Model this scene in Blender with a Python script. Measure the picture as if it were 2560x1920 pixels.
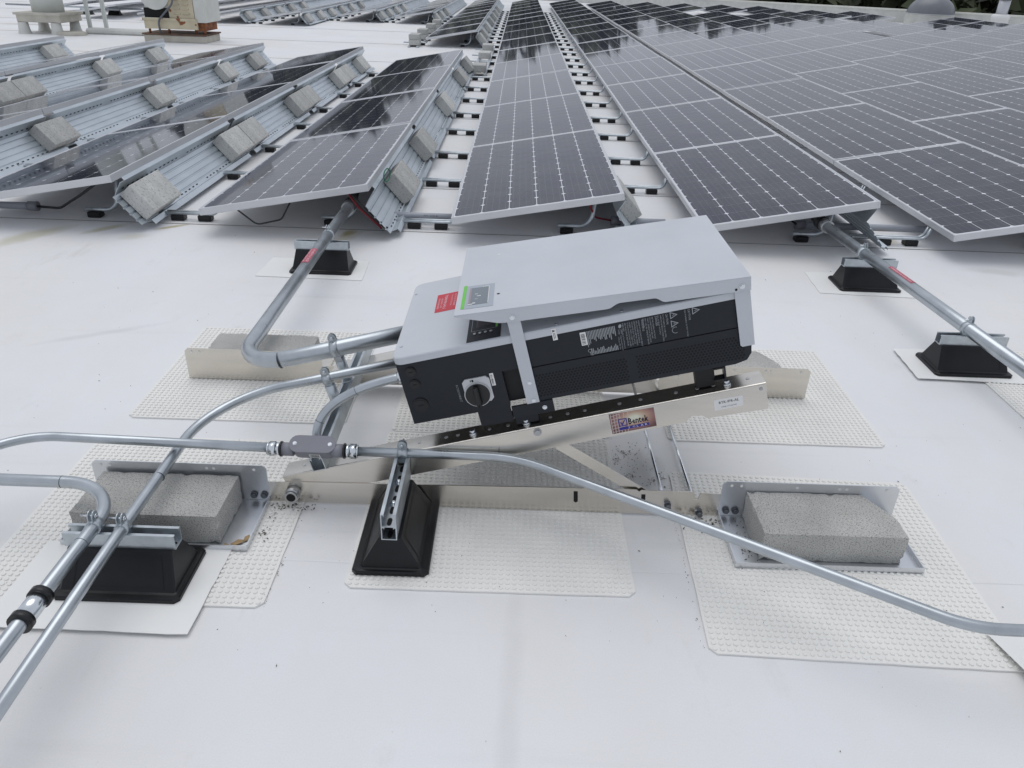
import bpy, math, random
from mathutils import Vector, Matrix
random.seed(7)
PI = math.pi
R = math.radians
for o in list(bpy.data.objects): bpy.data.objects.remove(o)
scene = bpy.context.scene
COL = scene.collection

# ------------------------------------------------------------------ camera
CAM_H = 1.4455
C_RIGHT = Vector((0.99940968, 0.01201755, 0.03218508))
C_UP = Vector((-0.03402535, 0.47579876, 0.87889579))
C_FWD = Vector((0.00475144, 0.87947207, -0.47592679))
cd = bpy.data.cameras.new('camera')
cd.sensor_width = 36.0
cd.lens = 1936.6 / 2560 * 36
cd.clip_start = 0.05
cd.clip_end = 600
cam = bpy.data.objects.new('camera', cd)
COL.objects.link(cam)
m = Matrix.Identity(4)
for i in range(3):
    m[i][0] = C_RIGHT[i]; m[i][1] = C_UP[i]; m[i][2] = -C_FWD[i]
m[0][3] = 0; m[1][3] = 0; m[2][3] = CAM_H
cam.matrix_world = m
scene.camera = cam

# ------------------------------------------------------------------ sky, sun, exposure (overcast day)
SUN_EL, SUN_AZ = R(74), R(-25)
w = bpy.data.worlds.new('World')
scene.world = w
w.use_nodes = True
wn = w.node_tree.nodes; wl = w.node_tree.links
wn.clear()
wo = wn.new('ShaderNodeOutputWorld'); bg = wn.new('ShaderNodeBackground')
sky = wn.new('ShaderNodeTexSky'); sky.sky_type = 'NISHITA'; sky.sun_disc = False
sky.sun_elevation = SUN_EL; sky.sun_rotation = SUN_AZ
sky.air_density = 1.0; sky.dust_density = 3.0; sky.ozone_density = 1.0
hs = wn.new('ShaderNodeHueSaturation'); hs.inputs['Saturation'].default_value = 0.22
wl.new(sky.outputs[0], hs.inputs['Color'])
# overcast: an even cloud deck over most of the clear sky
wtc = wn.new('ShaderNodeTexCoord'); wnz = wn.new('ShaderNodeTexNoise')
wnz.inputs['Scale'].default_value = 2.2; wnz.inputs['Detail'].default_value = 5
wl.new(wtc.outputs['Generated'], wnz.inputs['Vector'])
wrp = wn.new('ShaderNodeValToRGB')
wrp.color_ramp.elements[0].position = .3; wrp.color_ramp.elements[1].position = .7
wrp.color_ramp.elements[0].color = (.78, .835, .96, 1); wrp.color_ramp.elements[1].color = (.90, .955, 1.05, 1)
wl.new(wnz.outputs['Fac'], wrp.inputs['Fac'])
wsc = wn.new('ShaderNodeVectorMath'); wsc.operation = 'SCALE'; wsc.inputs['Scale'].default_value = 4.3
wl.new(wrp.outputs['Color'], wsc.inputs[0])
wmx = wn.new('ShaderNodeMix'); wmx.data_type = 'RGBA'; wmx.inputs['Factor'].default_value = .85
wl.new(hs.outputs[0], wmx.inputs['A']); wl.new(wsc.outputs[0], wmx.inputs['B'])
wl.new(wmx.outputs['Result'], bg.inputs['Color'])
bg.inputs['Strength'].default_value = 0.15
wl.new(bg.outputs[0], wo.inputs[0])
sd = bpy.data.lights.new('sun', 'SUN'); sd.energy = 0.7; sd.angle = R(50); sd.color = (1.0, 0.975, 0.95)
sun = bpy.data.objects.new('sun', sd); COL.objects.link(sun)
sv = Vector((math.sin(SUN_AZ) * math.cos(SUN_EL), math.cos(SUN_AZ) * math.cos(SUN_EL), math.sin(SUN_EL)))
sun.rotation_euler = (-sv).to_track_quat('-Z', 'Y').to_euler()
sun.location = (0, 0, 30)
vs = scene.view_settings
vs.view_transform = 'Standard'; vs.look = 'None'; vs.gamma = 1.0; vs.use_curve_mapping = False
vs.exposure = 0.10
scene.render.engine = 'CYCLES'

# ------------------------------------------------------------------ materials
def M(name, col, rough=.5, metal=0.0, var=0.0, vscale=6.0, bump=0.0, bscale=60.0, stretch=None,
      coat=0.0, spec=0.5, speck=None, speck_scale=200, rand=0.0, rvar=0.0, detail=4.0, emit=None):
    mt = bpy.data.materials.new(name); mt.use_nodes = True
    nt = mt.node_tree; n = nt.nodes; l = nt.links
    b = n['Principled BSDF']
    b.inputs['Roughness'].default_value = rough
    b.inputs['Metallic'].default_value = metal
    b.inputs['Specular IOR Level'].default_value = spec
    b.inputs['Coat Weight'].default_value = coat
    b.inputs['Coat Roughness'].default_value = 0.06
    tc = n.new('ShaderNodeTexCoord')
    mp = n.new('ShaderNodeMapping')
    l.new(tc.outputs['Object'], mp.inputs['Vector'])
    if stretch: mp.inputs['Scale'].default_value = stretch
    c4 = (*col, 1)
    cur = None
    if var:
        nz = n.new('ShaderNodeTexNoise'); nz.inputs['Scale'].default_value = vscale
        nz.inputs['Detail'].default_value = detail
        l.new(mp.outputs[0], nz.inputs['Vector'])
        rp = n.new('ShaderNodeValToRGB')
        rp.color_ramp.elements[0].position = .3; rp.color_ramp.elements[1].position = .7
        rp.color_ramp.elements[0].color = (*[max(0, x * (1 - var)) for x in col], 1)
        rp.color_ramp.elements[1].color = (*[min(1, x * (1 + var)) for x in col], 1)
        l.new(nz.outputs['Fac'], rp.inputs['Fac'])
        cur = rp.outputs['Color']
        if rvar:
            mr = n.new('ShaderNodeMapRange')
            mr.inputs['To Min'].default_value = max(0.02, rough - rvar); mr.inputs['To Max'].default_value = rough + rvar
            l.new(nz.outputs['Fac'], mr.inputs['Value']); l.new(mr.outputs[0], b.inputs['Roughness'])
    if speck:
        vz = n.new('ShaderNodeTexNoise'); vz.inputs['Scale'].default_value = speck_scale
        vz.inputs['Detail'].default_value = 2; vz.inputs['Roughness'].default_value = .7
        l.new(tc.outputs['Object'], vz.inputs['Vector'])
        r2 = n.new('ShaderNodeValToRGB')
        r2.color_ramp.elements[0].position = speck[1]; r2.color_ramp.elements[1].position = speck[1] + speck[2]
        r2.color_ramp.elements[0].color = (0, 0, 0, 1); r2.color_ramp.elements[1].color = (1, 1, 1, 1)
        l.new(vz.outputs['Fac'], r2.inputs['Fac'])
        mx = n.new('ShaderNodeMix'); mx.data_type = 'RGBA'
        l.new(r2.outputs['Color'], mx.inputs['Factor'])
        mx.inputs['A'].default_value = (*speck[0], 1)
        if cur: l.new(cur, mx.inputs['B'])
        else: mx.inputs['B'].default_value = c4
        cur = mx.outputs['Result']
    if rand:
        oi = n.new('ShaderNodeObjectInfo')
        mr = n.new('ShaderNodeMapRange'); mr.inputs['To Min'].default_value = 1 - rand; mr.inputs['To Max'].default_value = 1 + rand
        l.new(oi.outputs['Random'], mr.inputs['Value'])
        hv = n.new('ShaderNodeHueSaturation')
        l.new(mr.outputs[0], hv.inputs['Value'])
        if cur: l.new(cur, hv.inputs['Color'])
        else: hv.inputs['Color'].default_value = c4
        cur = hv.outputs[0]
    if cur: l.new(cur, b.inputs['Base Color'])
    else: b.inputs['Base Color'].default_value = c4
    if bump:
        nb = n.new('ShaderNodeTexNoise'); nb.inputs['Scale'].default_value = bscale; nb.inputs['Detail'].default_value = 5
        l.new(mp.outputs[0], nb.inputs['Vector'])
        bp = n.new('ShaderNodeBump'); bp.inputs['Strength'].default_value = bump; bp.inputs['Distance'].default_value = .002
        l.new(nb.outputs['Fac'], bp.inputs['Height']); l.new(bp.outputs[0], b.inputs['Normal'])
    return mt

# worn algae and dirt marks on the membrane: x, y, turn, half length, half width, tint
STAINS = [(-2.75, 4.25, 62, .30, .10, (.80, .78, .66)), (-2.40, 4.43, 50, .16, .05, (.74, .72, .58)), (-2.18, 4.30, 20, .10, .07, (.84, .83, .76)),
          (-2.04, 4.50, 40, .12, .03, (.62, .56, .38)), (-1.02, 4.30, 72, .34, .06, (.84, .81, .70)), (-.99, 4.50, 70, .10, .045, (.66, .58, .36)),
          (-1.75, 3.0, 30, .30, .03, (.90, .90, .90)), (.44, 2.08, 80, .17, .085, (.74, .74, .74)), (.02, .95, 88, .9, .035, (.93, .93, .93)),
          (2.75, 4.20, -10, .22, .07, (.86, .86, .84)), (-5.2, 15.2, 3, .7, .16, (.72, .71, .68)), (-10.2, 18.0, 5, 1.2, .3, (.70, .69, .66)), (2.32, 4.75, 0, .10, .12, (.62, .56, .40))]
def roof_material():
    mt = bpy.data.materials.new('roof_membrane'); mt.use_nodes = True
    n = mt.node_tree.nodes; l = mt.node_tree.links
    b = n['Principled BSDF']; b.inputs['Roughness'].default_value = .55
    b.inputs['Specular IOR Level'].default_value = .35
    tc = n.new('ShaderNodeTexCoord')
    def noise(sc, det, mpsc=None, ro=.55):
        nz = n.new('ShaderNodeTexNoise'); nz.inputs['Scale'].default_value = sc; nz.inputs['Detail'].default_value = det
        nz.inputs['Roughness'].default_value = ro
        if mpsc:
            mp = n.new('ShaderNodeMapping'); mp.inputs['Scale'].default_value = mpsc
            l.new(tc.outputs['Object'], mp.inputs['Vector']); l.new(mp.outputs[0], nz.inputs['Vector'])
        else: l.new(tc.outputs['Object'], nz.inputs['Vector'])
        return nz
    def ramp(src, p0, p1, c0, c1):
        r = n.new('ShaderNodeValToRGB')
        r.color_ramp.elements[0].position = p0; r.color_ramp.elements[1].position = p1
        r.color_ramp.elements[0].color = (*c0, 1); r.color_ramp.elements[1].color = (*c1, 1)
        l.new(src.outputs['Fac'], r.inputs['Fac']); return r.outputs['Color']
    def mul(a, bb, f=1.0):
        mx = n.new('ShaderNodeMix'); mx.data_type = 'RGBA'; mx.blend_type = 'MULTIPLY'
        mx.inputs['Factor'].default_value = f
        l.new(a, mx.inputs['A']); l.new(bb, mx.inputs['B']); return mx.outputs['Result']
    base = ramp(noise(1.3, 6), .3, .7, (.76, .765, .785), (.80, .80, .805))
    cream = ramp(noise(.9, 7, (1, .6, 1), .65), .42, .70, (1, 1, 1), (.965, .945, .895))
    scuff = ramp(noise(7, 9, (1, .5, 1), .75), .58, .80, (1, 1, 1), (.90, .895, .88))
    dirt = ramp(noise(2.2, 8, (1.6, .5, 1), .7), .62, .82, (1, 1, 1), (.80, .79, .75))
    streak = ramp(noise(3.0, 5, (.25, 3.0, 1)), .60, .8, (1, 1, 1), (.93, .93, .93))
    fine = ramp(noise(260, 2), .25, .75, (.965, .965, .965), (1.03, 1.03, 1.03))
    spots = ramp(noise(38, 2), .76, .80, (1, 1, 1), (.72, .70, .66))
    c = mul(mul(mul(mul(mul(mul(base, cream), scuff), dirt), streak), fine), spots)
    def stain(x, y, rot, sx, sy, col):
        mp = n.new('ShaderNodeMapping'); mp.vector_type = 'TEXTURE'
        mp.inputs['Location'].default_value = (x, y, 0); mp.inputs['Rotation'].default_value = (0, 0, R(rot)); mp.inputs['Scale'].default_value = (sx, sy, 1)
        nz = noise(9, 5)
        ad = n.new('ShaderNodeVectorMath'); ad.operation = 'MULTIPLY_ADD'; ad.inputs[1].default_value = (.9, .9, 0)
        l.new(tc.outputs['Object'], mp.inputs['Vector']); l.new(nz.outputs['Color'], ad.inputs[0]); l.new(mp.outputs[0], ad.inputs[2])
        sb = n.new('ShaderNodeVectorMath'); sb.operation = 'SUBTRACT'; sb.inputs[1].default_value = (.45, .45, 0); l.new(ad.outputs[0], sb.inputs[0])
        ln = n.new('ShaderNodeVectorMath'); ln.operation = 'LENGTH'; l.new(sb.outputs[0], ln.inputs[0])
        r = n.new('ShaderNodeValToRGB'); r.color_ramp.elements[0].position = .35; r.color_ramp.elements[1].position = 1.0
        r.color_ramp.elements[0].color = (*col, 1); r.color_ramp.elements[1].color = (1, 1, 1, 1)
        l.new(ln.outputs['Value'], r.inputs['Fac']); return r.outputs['Color']
    for q in STAINS: c = mul(c, stain(*q))
    l.new(c, b.inputs['Base Color'])
    bp = n.new('ShaderNodeBump'); bp.inputs['Strength'].default_value = .55; bp.inputs['Distance'].default_value = .012
    nb = noise(2.5, 4, (1, 1.4, 1))
    l.new(nb.outputs['Fac'], bp.inputs['Height']); l.new(bp.outputs[0], b.inputs['Normal'])
    return mt

def cell_material():
    mt = bpy.data.materials.new('solar_cell'); mt.use_nodes = True
    n = mt.node_tree.nodes; l = mt.node_tree.links
    b = n['Principled BSDF']
    b.inputs['IOR'].default_value = 1.31
    b.inputs['Sheen Weight'].default_value = .06; b.inputs['Sheen Roughness'].default_value = .35; b.inputs['Sheen Tint'].default_value = (.80, .86, 1, 1)
    uv = n.new('ShaderNodeUVMap'); uv.uv_map = 'UVMap'
    sp = n.new('ShaderNodeSeparateXYZ'); l.new(uv.outputs[0], sp.inputs[0])
    def mth(op, a, bv):
        q = n.new('ShaderNodeMath'); q.operation = op
        if hasattr(a, 'links'): l.new(a, q.inputs[0])
        else: q.inputs[0].default_value = a
        q.inputs[1].default_value = bv
        return q.outputs[0]
    f = mth('FRACT', mth('MULTIPLY', sp.outputs['X'], 4.0), 0.0)
    d = mth('ABSOLUTE', mth('SUBTRACT', f, .5), 0.0)
    line = mth('LESS_THAN', d, .026)
    nz = n.new('ShaderNodeTexNoise'); nz.inputs['Scale'].default_value = 5; nz.inputs['Detail'].default_value = 3
    tc = n.new('ShaderNodeTexCoord'); l.new(tc.outputs['Object'], nz.inputs['Vector'])
    oi = n.new('ShaderNodeObjectInfo')
    rp = n.new('ShaderNodeValToRGB')
    rp.color_ramp.elements[0].position = .3; rp.color_ramp.elements[1].position = .7
    rp.color_ramp.elements[0].color = (.007, .008, .022, 1); rp.color_ramp.elements[1].color = (.011, .012, .029, 1)
    l.new(nz.outputs['Fac'], rp.inputs['Fac'])
    mx = n.new('ShaderNodeMix'); mx.data_type = 'RGBA'
    l.new(line, mx.inputs['Factor']); l.new(rp.outputs[0], mx.inputs['A']); mx.inputs['B'].default_value = (.075, .08, .10, 1)
    gi = n.new('ShaderNodeNewGeometry')
    n3 = n.new('ShaderNodeTexNoise'); n3.inputs['Scale'].default_value = 3.2; n3.inputs['Detail'].default_value = 9; n3.inputs['Roughness'].default_value = .75
    l.new(gi.outputs['Position'], n3.inputs['Vector'])
    m3 = n.new('ShaderNodeMapRange'); m3.inputs['From Min'].default_value = .42; m3.inputs['From Max'].default_value = .85
    m3.inputs['To Min'].default_value = 0; m3.inputs['To Max'].default_value = .16
    l.new(n3.outputs['Fac'], m3.inputs['Value'])
    dx = n.new('ShaderNodeMix'); dx.data_type = 'RGBA'
    l.new(m3.outputs[0], dx.inputs['Factor']); l.new(mx.outputs['Result'], dx.inputs['A']); dx.inputs['B'].default_value = (.30, .30, .28, 1)
    l.new(dx.outputs['Result'], b.inputs['Base Color'])
    n2 = n.new('ShaderNodeTexNoise'); n2.inputs['Scale'].default_value = 1.7; n2.inputs['Detail'].default_value = 6
    l.new(gi.outputs['Position'], n2.inputs['Vector'])
    mr = n.new('ShaderNodeMapRange'); mr.inputs['To Min'].default_value = .025; mr.inputs['To Max'].default_value = .075
    l.new(n2.outputs['Fac'], mr.inputs['Value']); l.new(mr.outputs[0], b.inputs['Roughness'])
    return mt

MT = {}
MT['roof'] = roof_material()
MT['cell'] = cell_material()
MT['backsheet'] = M('panel_backsheet', (.74, .75, .79), .06, spec=.5)
MT['frame'] = M('anodised_aluminium', (.62, .63, .65), .42, .55, var=.05, vscale=3)
MT['galv'] = M('galvanised_steel', (.50, .54, .57), .38, .85, var=.16, vscale=22, rvar=.10)
MT['galv_sheet'] = M('galvanised_sheet', (.60, .65, .69), .40, .75, var=.10, vscale=9, rvar=.08, stretch=(1, .4, 1))
MT['emt'] = M('conduit_steel', (.47, .505, .535), .30, .9, var=.10, vscale=14, rvar=.08)
MT['zinc'] = M('zinc_bright', (.70, .73, .76), .22, 1.0, var=.05, vscale=30)
MT['alu'] = M('mill_aluminium', (.70, .665, .61), .24, 1.0, var=.05, vscale=5, rvar=.05, stretch=(.6, 6, 6), bump=.06, bscale=30)
MT['alu_sky_tint'] = M('sky_tinted_aluminium', (.70, .72, .75), .30, .9, var=.04, vscale=4, rvar=.05)  # same aluminium on the front trays, bluish sky reflection put into its colour
MT['steel_bolt'] = M('bolt_steel', (.45, .46, .47), .35, 1.0)
MT['bolt_dark'] = M('weathered_bolt', (.16, .17, .19), .45, .8)
MT['concrete'] = M('concrete', (.45, .445, .42), .9, var=.12, vscale=8, bump=.7, bscale=170, speck=((.21, .21, .205), .37, .12), speck_scale=260, rand=.06)
MT['concrete_far'] = M('ballast_concrete', (.50, .50, .48), .9, var=.14, vscale=7, bump=.3, bscale=90, rand=.14, speck=((.30, .30, .28), .36, .08), speck_scale=70)
MT['rubber'] = M('black_rubber', (.006, .0065, .008), .38, spec=.35, var=.3, vscale=14, bump=.1, bscale=60)
MT['black'] = M('black_plastic', (.008, .008, .009), .35)
MT['hole'] = M('hole_black', (.004, .004, .005), .8)
MT['mat'] = M('walkway_mat', (.82, .81, .775), .6, var=.06, vscale=4, bump=.1, bscale=120)
MT['slip'] = M('slip_sheet', (.83, .83, .81), .5, var=.04, vscale=3)
MT['grey_paint'] = M('light_grey_paint', (.555, .58, .615), .42, var=.045, vscale=5, detail=10, rvar=.08, bump=.03, bscale=500)
MT['dark_paint'] = M('charcoal_paint', (.016, .019, .025), .48, var=.08, vscale=4, bump=.03, bscale=500, spec=.32)
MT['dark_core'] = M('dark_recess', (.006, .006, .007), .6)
MT['white_print'] = M('white_print', (.34, .36, .38), .5)
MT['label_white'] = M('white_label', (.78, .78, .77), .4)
MT['label_black'] = M('black_print', (.02, .02, .02), .5)
MT['red'] = M('red_label', (.56, .025, .045), .45, var=.05)
MT['red_faded'] = M('faded_red_sticker', (.46, .09, .13), .5, var=.15, vscale=60)
MT['red_fade'] = M('faded_print', (.33, .25, .28), .35)
MT['pink_print'] = M('pale_print', (.85, .62, .66), .5)
MT['green'] = M('green_stripe', (.14, .55, .06), .4)
MT['screen_dark'] = M('dark_display', (.010, .012, .014), .16)
MT['screen_grey'] = M('grey_window', (.16, .19, .215), .28, var=.06)
MT['window_tint'] = M('tinted_border', (.37, .41, .46), .3)
MT['silver'] = M('silver_plate', (.55, .56, .58), .35, .5)
MT['pvc'] = M('grey_fitting', (.22, .22, .25), .5, var=.04, vscale=20)
MT['pvc_pipe'] = M('grey_pvc', (.36, .38, .42), .45, var=.05)
MT['cable'] = M('black_cable', (.012, .012, .013), .45)
MT['wire_red'] = M('red_wire', (.25, .02, .03), .45)
MT['wire_green'] = M('green_wire', (.01, .16, .08), .45)
MT['seam'] = M('seam_dirt', (.20, .20, .18), .8, var=.3, vscale=4)
MT['debris'] = M('leaf_debris', (.055, .042, .03), .9, var=.5, vscale=20)
MT['leaf_tan'] = M('dry_leaf', (.36, .25, .13), .8, var=.2, vscale=40)
MT['stain'] = M('algae_stain', (.46, .44, .33), .7, var=.25, vscale=14)
MT['beige'] = M('beige_paint', (.60, .61, .57), .55, var=.08, vscale=5)
MT['beige_rust'] = M('rusted_beige_paint', (.56, .50, .36), .7, var=.10, vscale=6, speck=((.24, .085, .03), .36, .05), speck_scale=5)
MT['bolt_rust'] = M('dark_rusted_cap', (.13, .075, .05), .85, var=.5, vscale=9)
MT['rust'] = M('rust', (.20, .075, .03), .85, var=.5, vscale=16)
MT['vent_paint'] = M('vent_paint', (.60, .63, .60), .55, var=.06, vscale=3)
MT['curb'] = M('curb_membrane', (.60, .60, .57), .7, var=.10, vscale=4)
MT['curb_dirty'] = M('curb_dirty', (.50, .48, .42), .8, var=.14, vscale=5)
MT['parapet'] = M('parapet_cap', (.70, .70, .64), .5, var=.05)
MT['wall_brown'] = M('red_brown_wall', (.10, .03, .02), .8, var=.2)
MT['ground'] = M('ground', (.06, .07, .045), .9, var=.4, vscale=.2)
MT['leaf'] = M('foliage', (.062, .072, .038), .7, var=.6, vscale=.35)
MT['bark'] = M('bark', (.05, .04, .03), .9, var=.3)
MT['dome'] = M('dome_grey', (.17, .18, .20), .35, var=.05)
MT['dome_rim'] = M('dome_rim', (.42, .44, .45), .4)
def sticker_material():
    mt = bpy.data.materials.new('sticker_print'); mt.use_nodes = True
    n = mt.node_tree.nodes; l = mt.node_tree.links; b = n['Principled BSDF']; b.inputs['Roughness'].default_value = .4
    tc = n.new('ShaderNodeTexCoord'); mp = n.new('ShaderNodeMapping'); mp.vector_type = 'TEXTURE'
    c = (.432*math.cos(R(15.1))-.234*math.sin(R(15.1)), 0, .432*math.sin(R(15.1))+.234*math.cos(R(15.1)))
    mp.inputs['Location'].default_value = (c[0], -.3706, c[2]); mp.inputs['Rotation'].default_value = (0, -R(15.1), 0); mp.inputs['Scale'].default_value = (.075, .5, .045)
    g = n.new('ShaderNodeTexGradient'); g.gradient_type = 'SPHERICAL'
    l.new(tc.outputs['Object'], mp.inputs['Vector']); l.new(mp.outputs[0], g.inputs['Vector'])
    r = n.new('ShaderNodeValToRGB'); e = r.color_ramp.elements
    e[0].position = 0; e[0].color = (.13, .06, .06, 1); e[1].position = .85; e[1].color = (.70, .70, .56, 1)
    q = e.new(.25); q.color = (.30, .15, .14, 1); q = e.new(.55); q.color = (.50, .33, .24, 1)
    l.new(g.outputs['Fac'], r.inputs['Fac']); l.new(r.outputs['Color'], b.inputs['Base Color']); return mt
MT['bentek_bg'] = sticker_material()
MT['bentek_pale'] = M('sticker_pale', (.66, .66, .55), .4)
MT['bentek_grid'] = M('sticker_grid', (.55, .46, .44), .4)
MT['bentek_blue'] = M('logo_blue', (.03, .025, .25), .4)

# ------------------------------------------------------------------ mesh builder
class MB:
    def __init__(self): self.v = []; self.f = []; self.s = []; self.mi = []
    def add(self, vs, fs, smooth=False, mi=0, T=None):
        o = len(self.v)
        self.v += [tuple(T(*p)) if T else tuple(p) for p in vs]
        for f in fs:
            self.f.append([i + o for i in f]); self.s.append(smooth); self.mi.append(mi)
        return self
    def box(self, lo, hi, T=None, mi=0):
        x0, y0, z0 = lo; x1, y1, z1 = hi
        return self.add([(x0,y0,z0),(x1,y0,z0),(x1,y1,z0),(x0,y1,z0),(x0,y0,z1),(x1,y0,z1),(x1,y1,z1),(x0,y1,z1)],
            [(0,3,2,1),(4,5,6,7),(0,1,5,4),(1,2,6,5),(2,3,7,6),(3,0,4,7)], T=T, mi=mi)
    def cbox(self, lo, hi, c, T=None, mi=0):
        # box with chamfered edges
        vs = []; idx = {}
        for sx in (0, 1):
            for sy in (0, 1):
                for sz in (0, 1):
                    p = [(lo, hi)[s][a] for a, s in enumerate((sx, sy, sz))]
                    sg = [1 if s == 0 else -1 for s in (sx, sy, sz)]
                    for a in range(3):
                        q = [p[k] + (sg[k] * c if k != a else 0) for k in range(3)]
                        idx[(sx, sy, sz, a)] = len(vs); vs.append(q)
        fs = []
        for a in range(3):
            b, d = (a + 1) % 3, (a + 2) % 3
            for s in (0, 1):
                ring = []
                for (u, w_) in ((0, 0), (1, 0), (1, 1), (0, 1)):
                    k = [0, 0, 0]; k[a] = s; k[b] = u; k[d] = w_
                    ring.append(idx[(*k, a)])
                fs.append(ring if s else ring[::-1])
        for a in range(3):                      # edges parallel to axis a
            b, d = (a + 1) % 3, (a + 2) % 3
            for u in (0, 1):
                for w_ in (0, 1):
                    k0 = [0, 0, 0]; k0[b] = u; k0[d] = w_; k1 = list(k0); k1[a] = 1
                    q = [idx[(*k0, b)], idx[(*k1, b)], idx[(*k1, d)], idx[(*k0, d)]]
                    fs.append(q if (u + w_) % 2 == 0 else q[::-1])
        for sx in (0, 1):
            for sy in (0, 1):
                for sz in (0, 1):
                    t = [idx[(sx, sy, sz, a)] for a in range(3)]
                    fs.append(t if (sx + sy + sz) % 2 == 1 else t[::-1])
        return self.add(vs, fs, T=T, mi=mi)
    def prism(self, poly, f0, f1, mi=0, smooth_sides=False):
        # poly of 2-D points; f0(p), f1(p) give the two ends
        n = len(poly)
        vs = [tuple(f0(*p)) for p in poly] + [tuple(f1(*p)) for p in poly]
        self.add(vs, [list(range(n))[::-1], list(range(n, 2 * n))], mi=mi)
        o = len(self.v) - 2 * n
        for i in range(n):
            j = (i + 1) % n
            self.f.append([o + i, o + j, o + n + j, o + n + i]); self.s.append(smooth_sides); self.mi.append(mi)
        return self
    def sheet(self, line, f0, f1, t=None, mi=0):
        # open profile swept between two ends
        n = len(line)
        vs = [tuple(f0(*p)) for p in line] + [tuple(f1(*p)) for p in line]
        return self.add(vs, [(i, i + 1, n + i + 1, n + i) for i in range(n - 1)], mi=mi)
    def tube(self, pts, r, seg=14, caps=True, mi=0, rs=None):
        pts = [Vector(p) for p in pts]
        n = len(pts); rings = []
        d0 = (pts[1] - pts[0]).normalized()
        a = Vector((0, 0, 1)) if abs(d0.z) < .9 else Vector((1, 0, 0))
        nx = d0.cross(a).normalized()
        vs = []
        for i in range(n):
            if i == 0: d = d0
            elif i == n - 1: d = (pts[i] - pts[i-1]).normalized()
            else: d = ((pts[i] - pts[i-1]).normalized() + (pts[i+1] - pts[i]).normalized()).normalized()
            nx = (nx - d * nx.dot(d)).normalized()
            ny = d.cross(nx)
            rr = rs[i] if rs else r
            for k in range(seg):
                th = 2 * PI * k / seg
                vs.append(pts[i] + nx * (math.cos(th) * rr) + ny * (math.sin(th) * rr))
        fs = []
        for i in range(n - 1):
            for k in range(seg):
                k2 = (k + 1) % seg
                fs.append((i*seg+k, i*seg+k2, (i+1)*seg+k2, (i+1)*seg+k))
        o = len(self.v)
        self.add(vs, fs, True, mi)
        if caps:
            self.f.append([o + k for k in range(seg)][::-1]); self.s.append(False); self.mi.append(mi)
            self.f.append([o + (n-1)*seg + k for k in range(seg)]); self.s.append(False); self.mi.append(mi)
        return self
    def cyl(self, p0, p1, r, seg=14, mi=0, r1=None):
        return self.tube([p0, p1], r, seg, True, mi, rs=[r, r if r1 is None else r1])
    def lathe(self, prof, c, seg=24, mi=0, smooth=True):
        vs = []
        for (r, z) in prof:
            for k in range(seg):
                th = 2 * PI * k / seg
                vs.append((c[0] + r*math.cos(th), c[1] + r*math.sin(th), c[2] + z))
        fs = []
        for i in range(len(prof)-1):
            for k in range(seg):
                k2 = (k+1) % seg
                fs.append((i*seg+k, i*seg+k2, (i+1)*seg+k2, (i+1)*seg+k))
        self.add(vs, fs, smooth, mi)
        o = len(self.v) - len(vs)
        self.f.append([o + (len(prof)-1)*seg + k for k in range(seg)]); self.s.append(False); self.mi.append(mi)
        return self
    def mesh(self, name, mats, off=(0, 0, 0)):
        me = bpy.data.meshes.new(name)
        if off != (0, 0, 0): vs = [(x-off[0], y-off[1], z-off[2]) for x, y, z in self.v]
        else: vs = self.v
        me.from_pydata(vs, [], self.f)
        me.polygons.foreach_set('use_smooth', self.s)
        for q in (mats if isinstance(mats, (list, tuple)) else [mats]): me.materials.append(q)
        if any(self.mi): me.polygons.foreach_set('material_index', self.mi)
        me.update()
        return me

def tag(o, label, cat, group=None, kind=None):
    if label: o['label'] = label
    if cat: o['category'] = cat
    if group: o['group'] = group
    if kind: o['kind'] = kind
    return o
def thing(name, loc, label, cat, group=None):
    o = bpy.data.objects.new(name, None); COL.objects.link(o)
    o.location = loc; o.empty_display_size = .1
    return tag(o, label, cat, group)
def wloc(o):
    v = Vector(o.location)
    while o.parent: o = o.parent; v += Vector(o.location)
    return v
def part(name, mb, mats, parent, label=None, kind=None):
    p = wloc(parent) if parent else Vector((0, 0, 0))
    me = mb.mesh(name, mats, tuple(p))
    o = bpy.data.objects.new(name, me); COL.objects.link(o)
    o.parent = parent
    if label: o['label'] = label
    if kind: o['kind'] = kind
    return o
def single(name, mb, mats, loc, label, cat, group=None, kind=None):
    me = mb.mesh(name, mats, tuple(loc))
    o = bpy.data.objects.new(name, me); COL.objects.link(o)
    o.location = loc
    return tag(o, label, cat, group, kind)
def structure(name, mb, mats):
    o = bpy.data.objects.new(name, mb.mesh(name, mats)); COL.objects.link(o); o['kind'] = 'structure'; return o
def copy_thing(src, loc, label, group=None, rot=None):
    c = src.copy(); COL.objects.link(c); c.location = loc
    if label: c['label'] = label
    if group: c['group'] = group
    if rot: c.rotation_euler = rot
    for ch in list(src.children):
        d = ch.copy(); COL.objects.link(d); d.parent = c
        for g in list(ch.children):
            e = g.copy(); COL.objects.link(e); e.parent = d
    return c
def fillet(pts, rad, n=8):
    pts = [Vector(p) for p in pts]; out = [pts[0]]
    for i in range(1, len(pts)-1):
        r = rad[i-1] if isinstance(rad, (list, tuple)) else rad
        a, b, c = pts[i-1], pts[i], pts[i+1]
        u = (a-b).normalized(); v = (c-b).normalized()
        ang = u.angle(v)
        t = r / math.tan(ang/2)
        bis = (u+v).normalized(); cen = b + bis * (r / math.sin(ang/2))
        s0 = b + u*t - cen; s1 = b + v*t - cen
        tot = s0.angle(s1); ax = s0.cross(s1).normalized()
        for k in range(n+1):
            out.append(cen + Matrix.Rotation(tot*k/n, 3, ax) @ s0)
    out.append(pts[-1]); return out
_tc = {}
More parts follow.
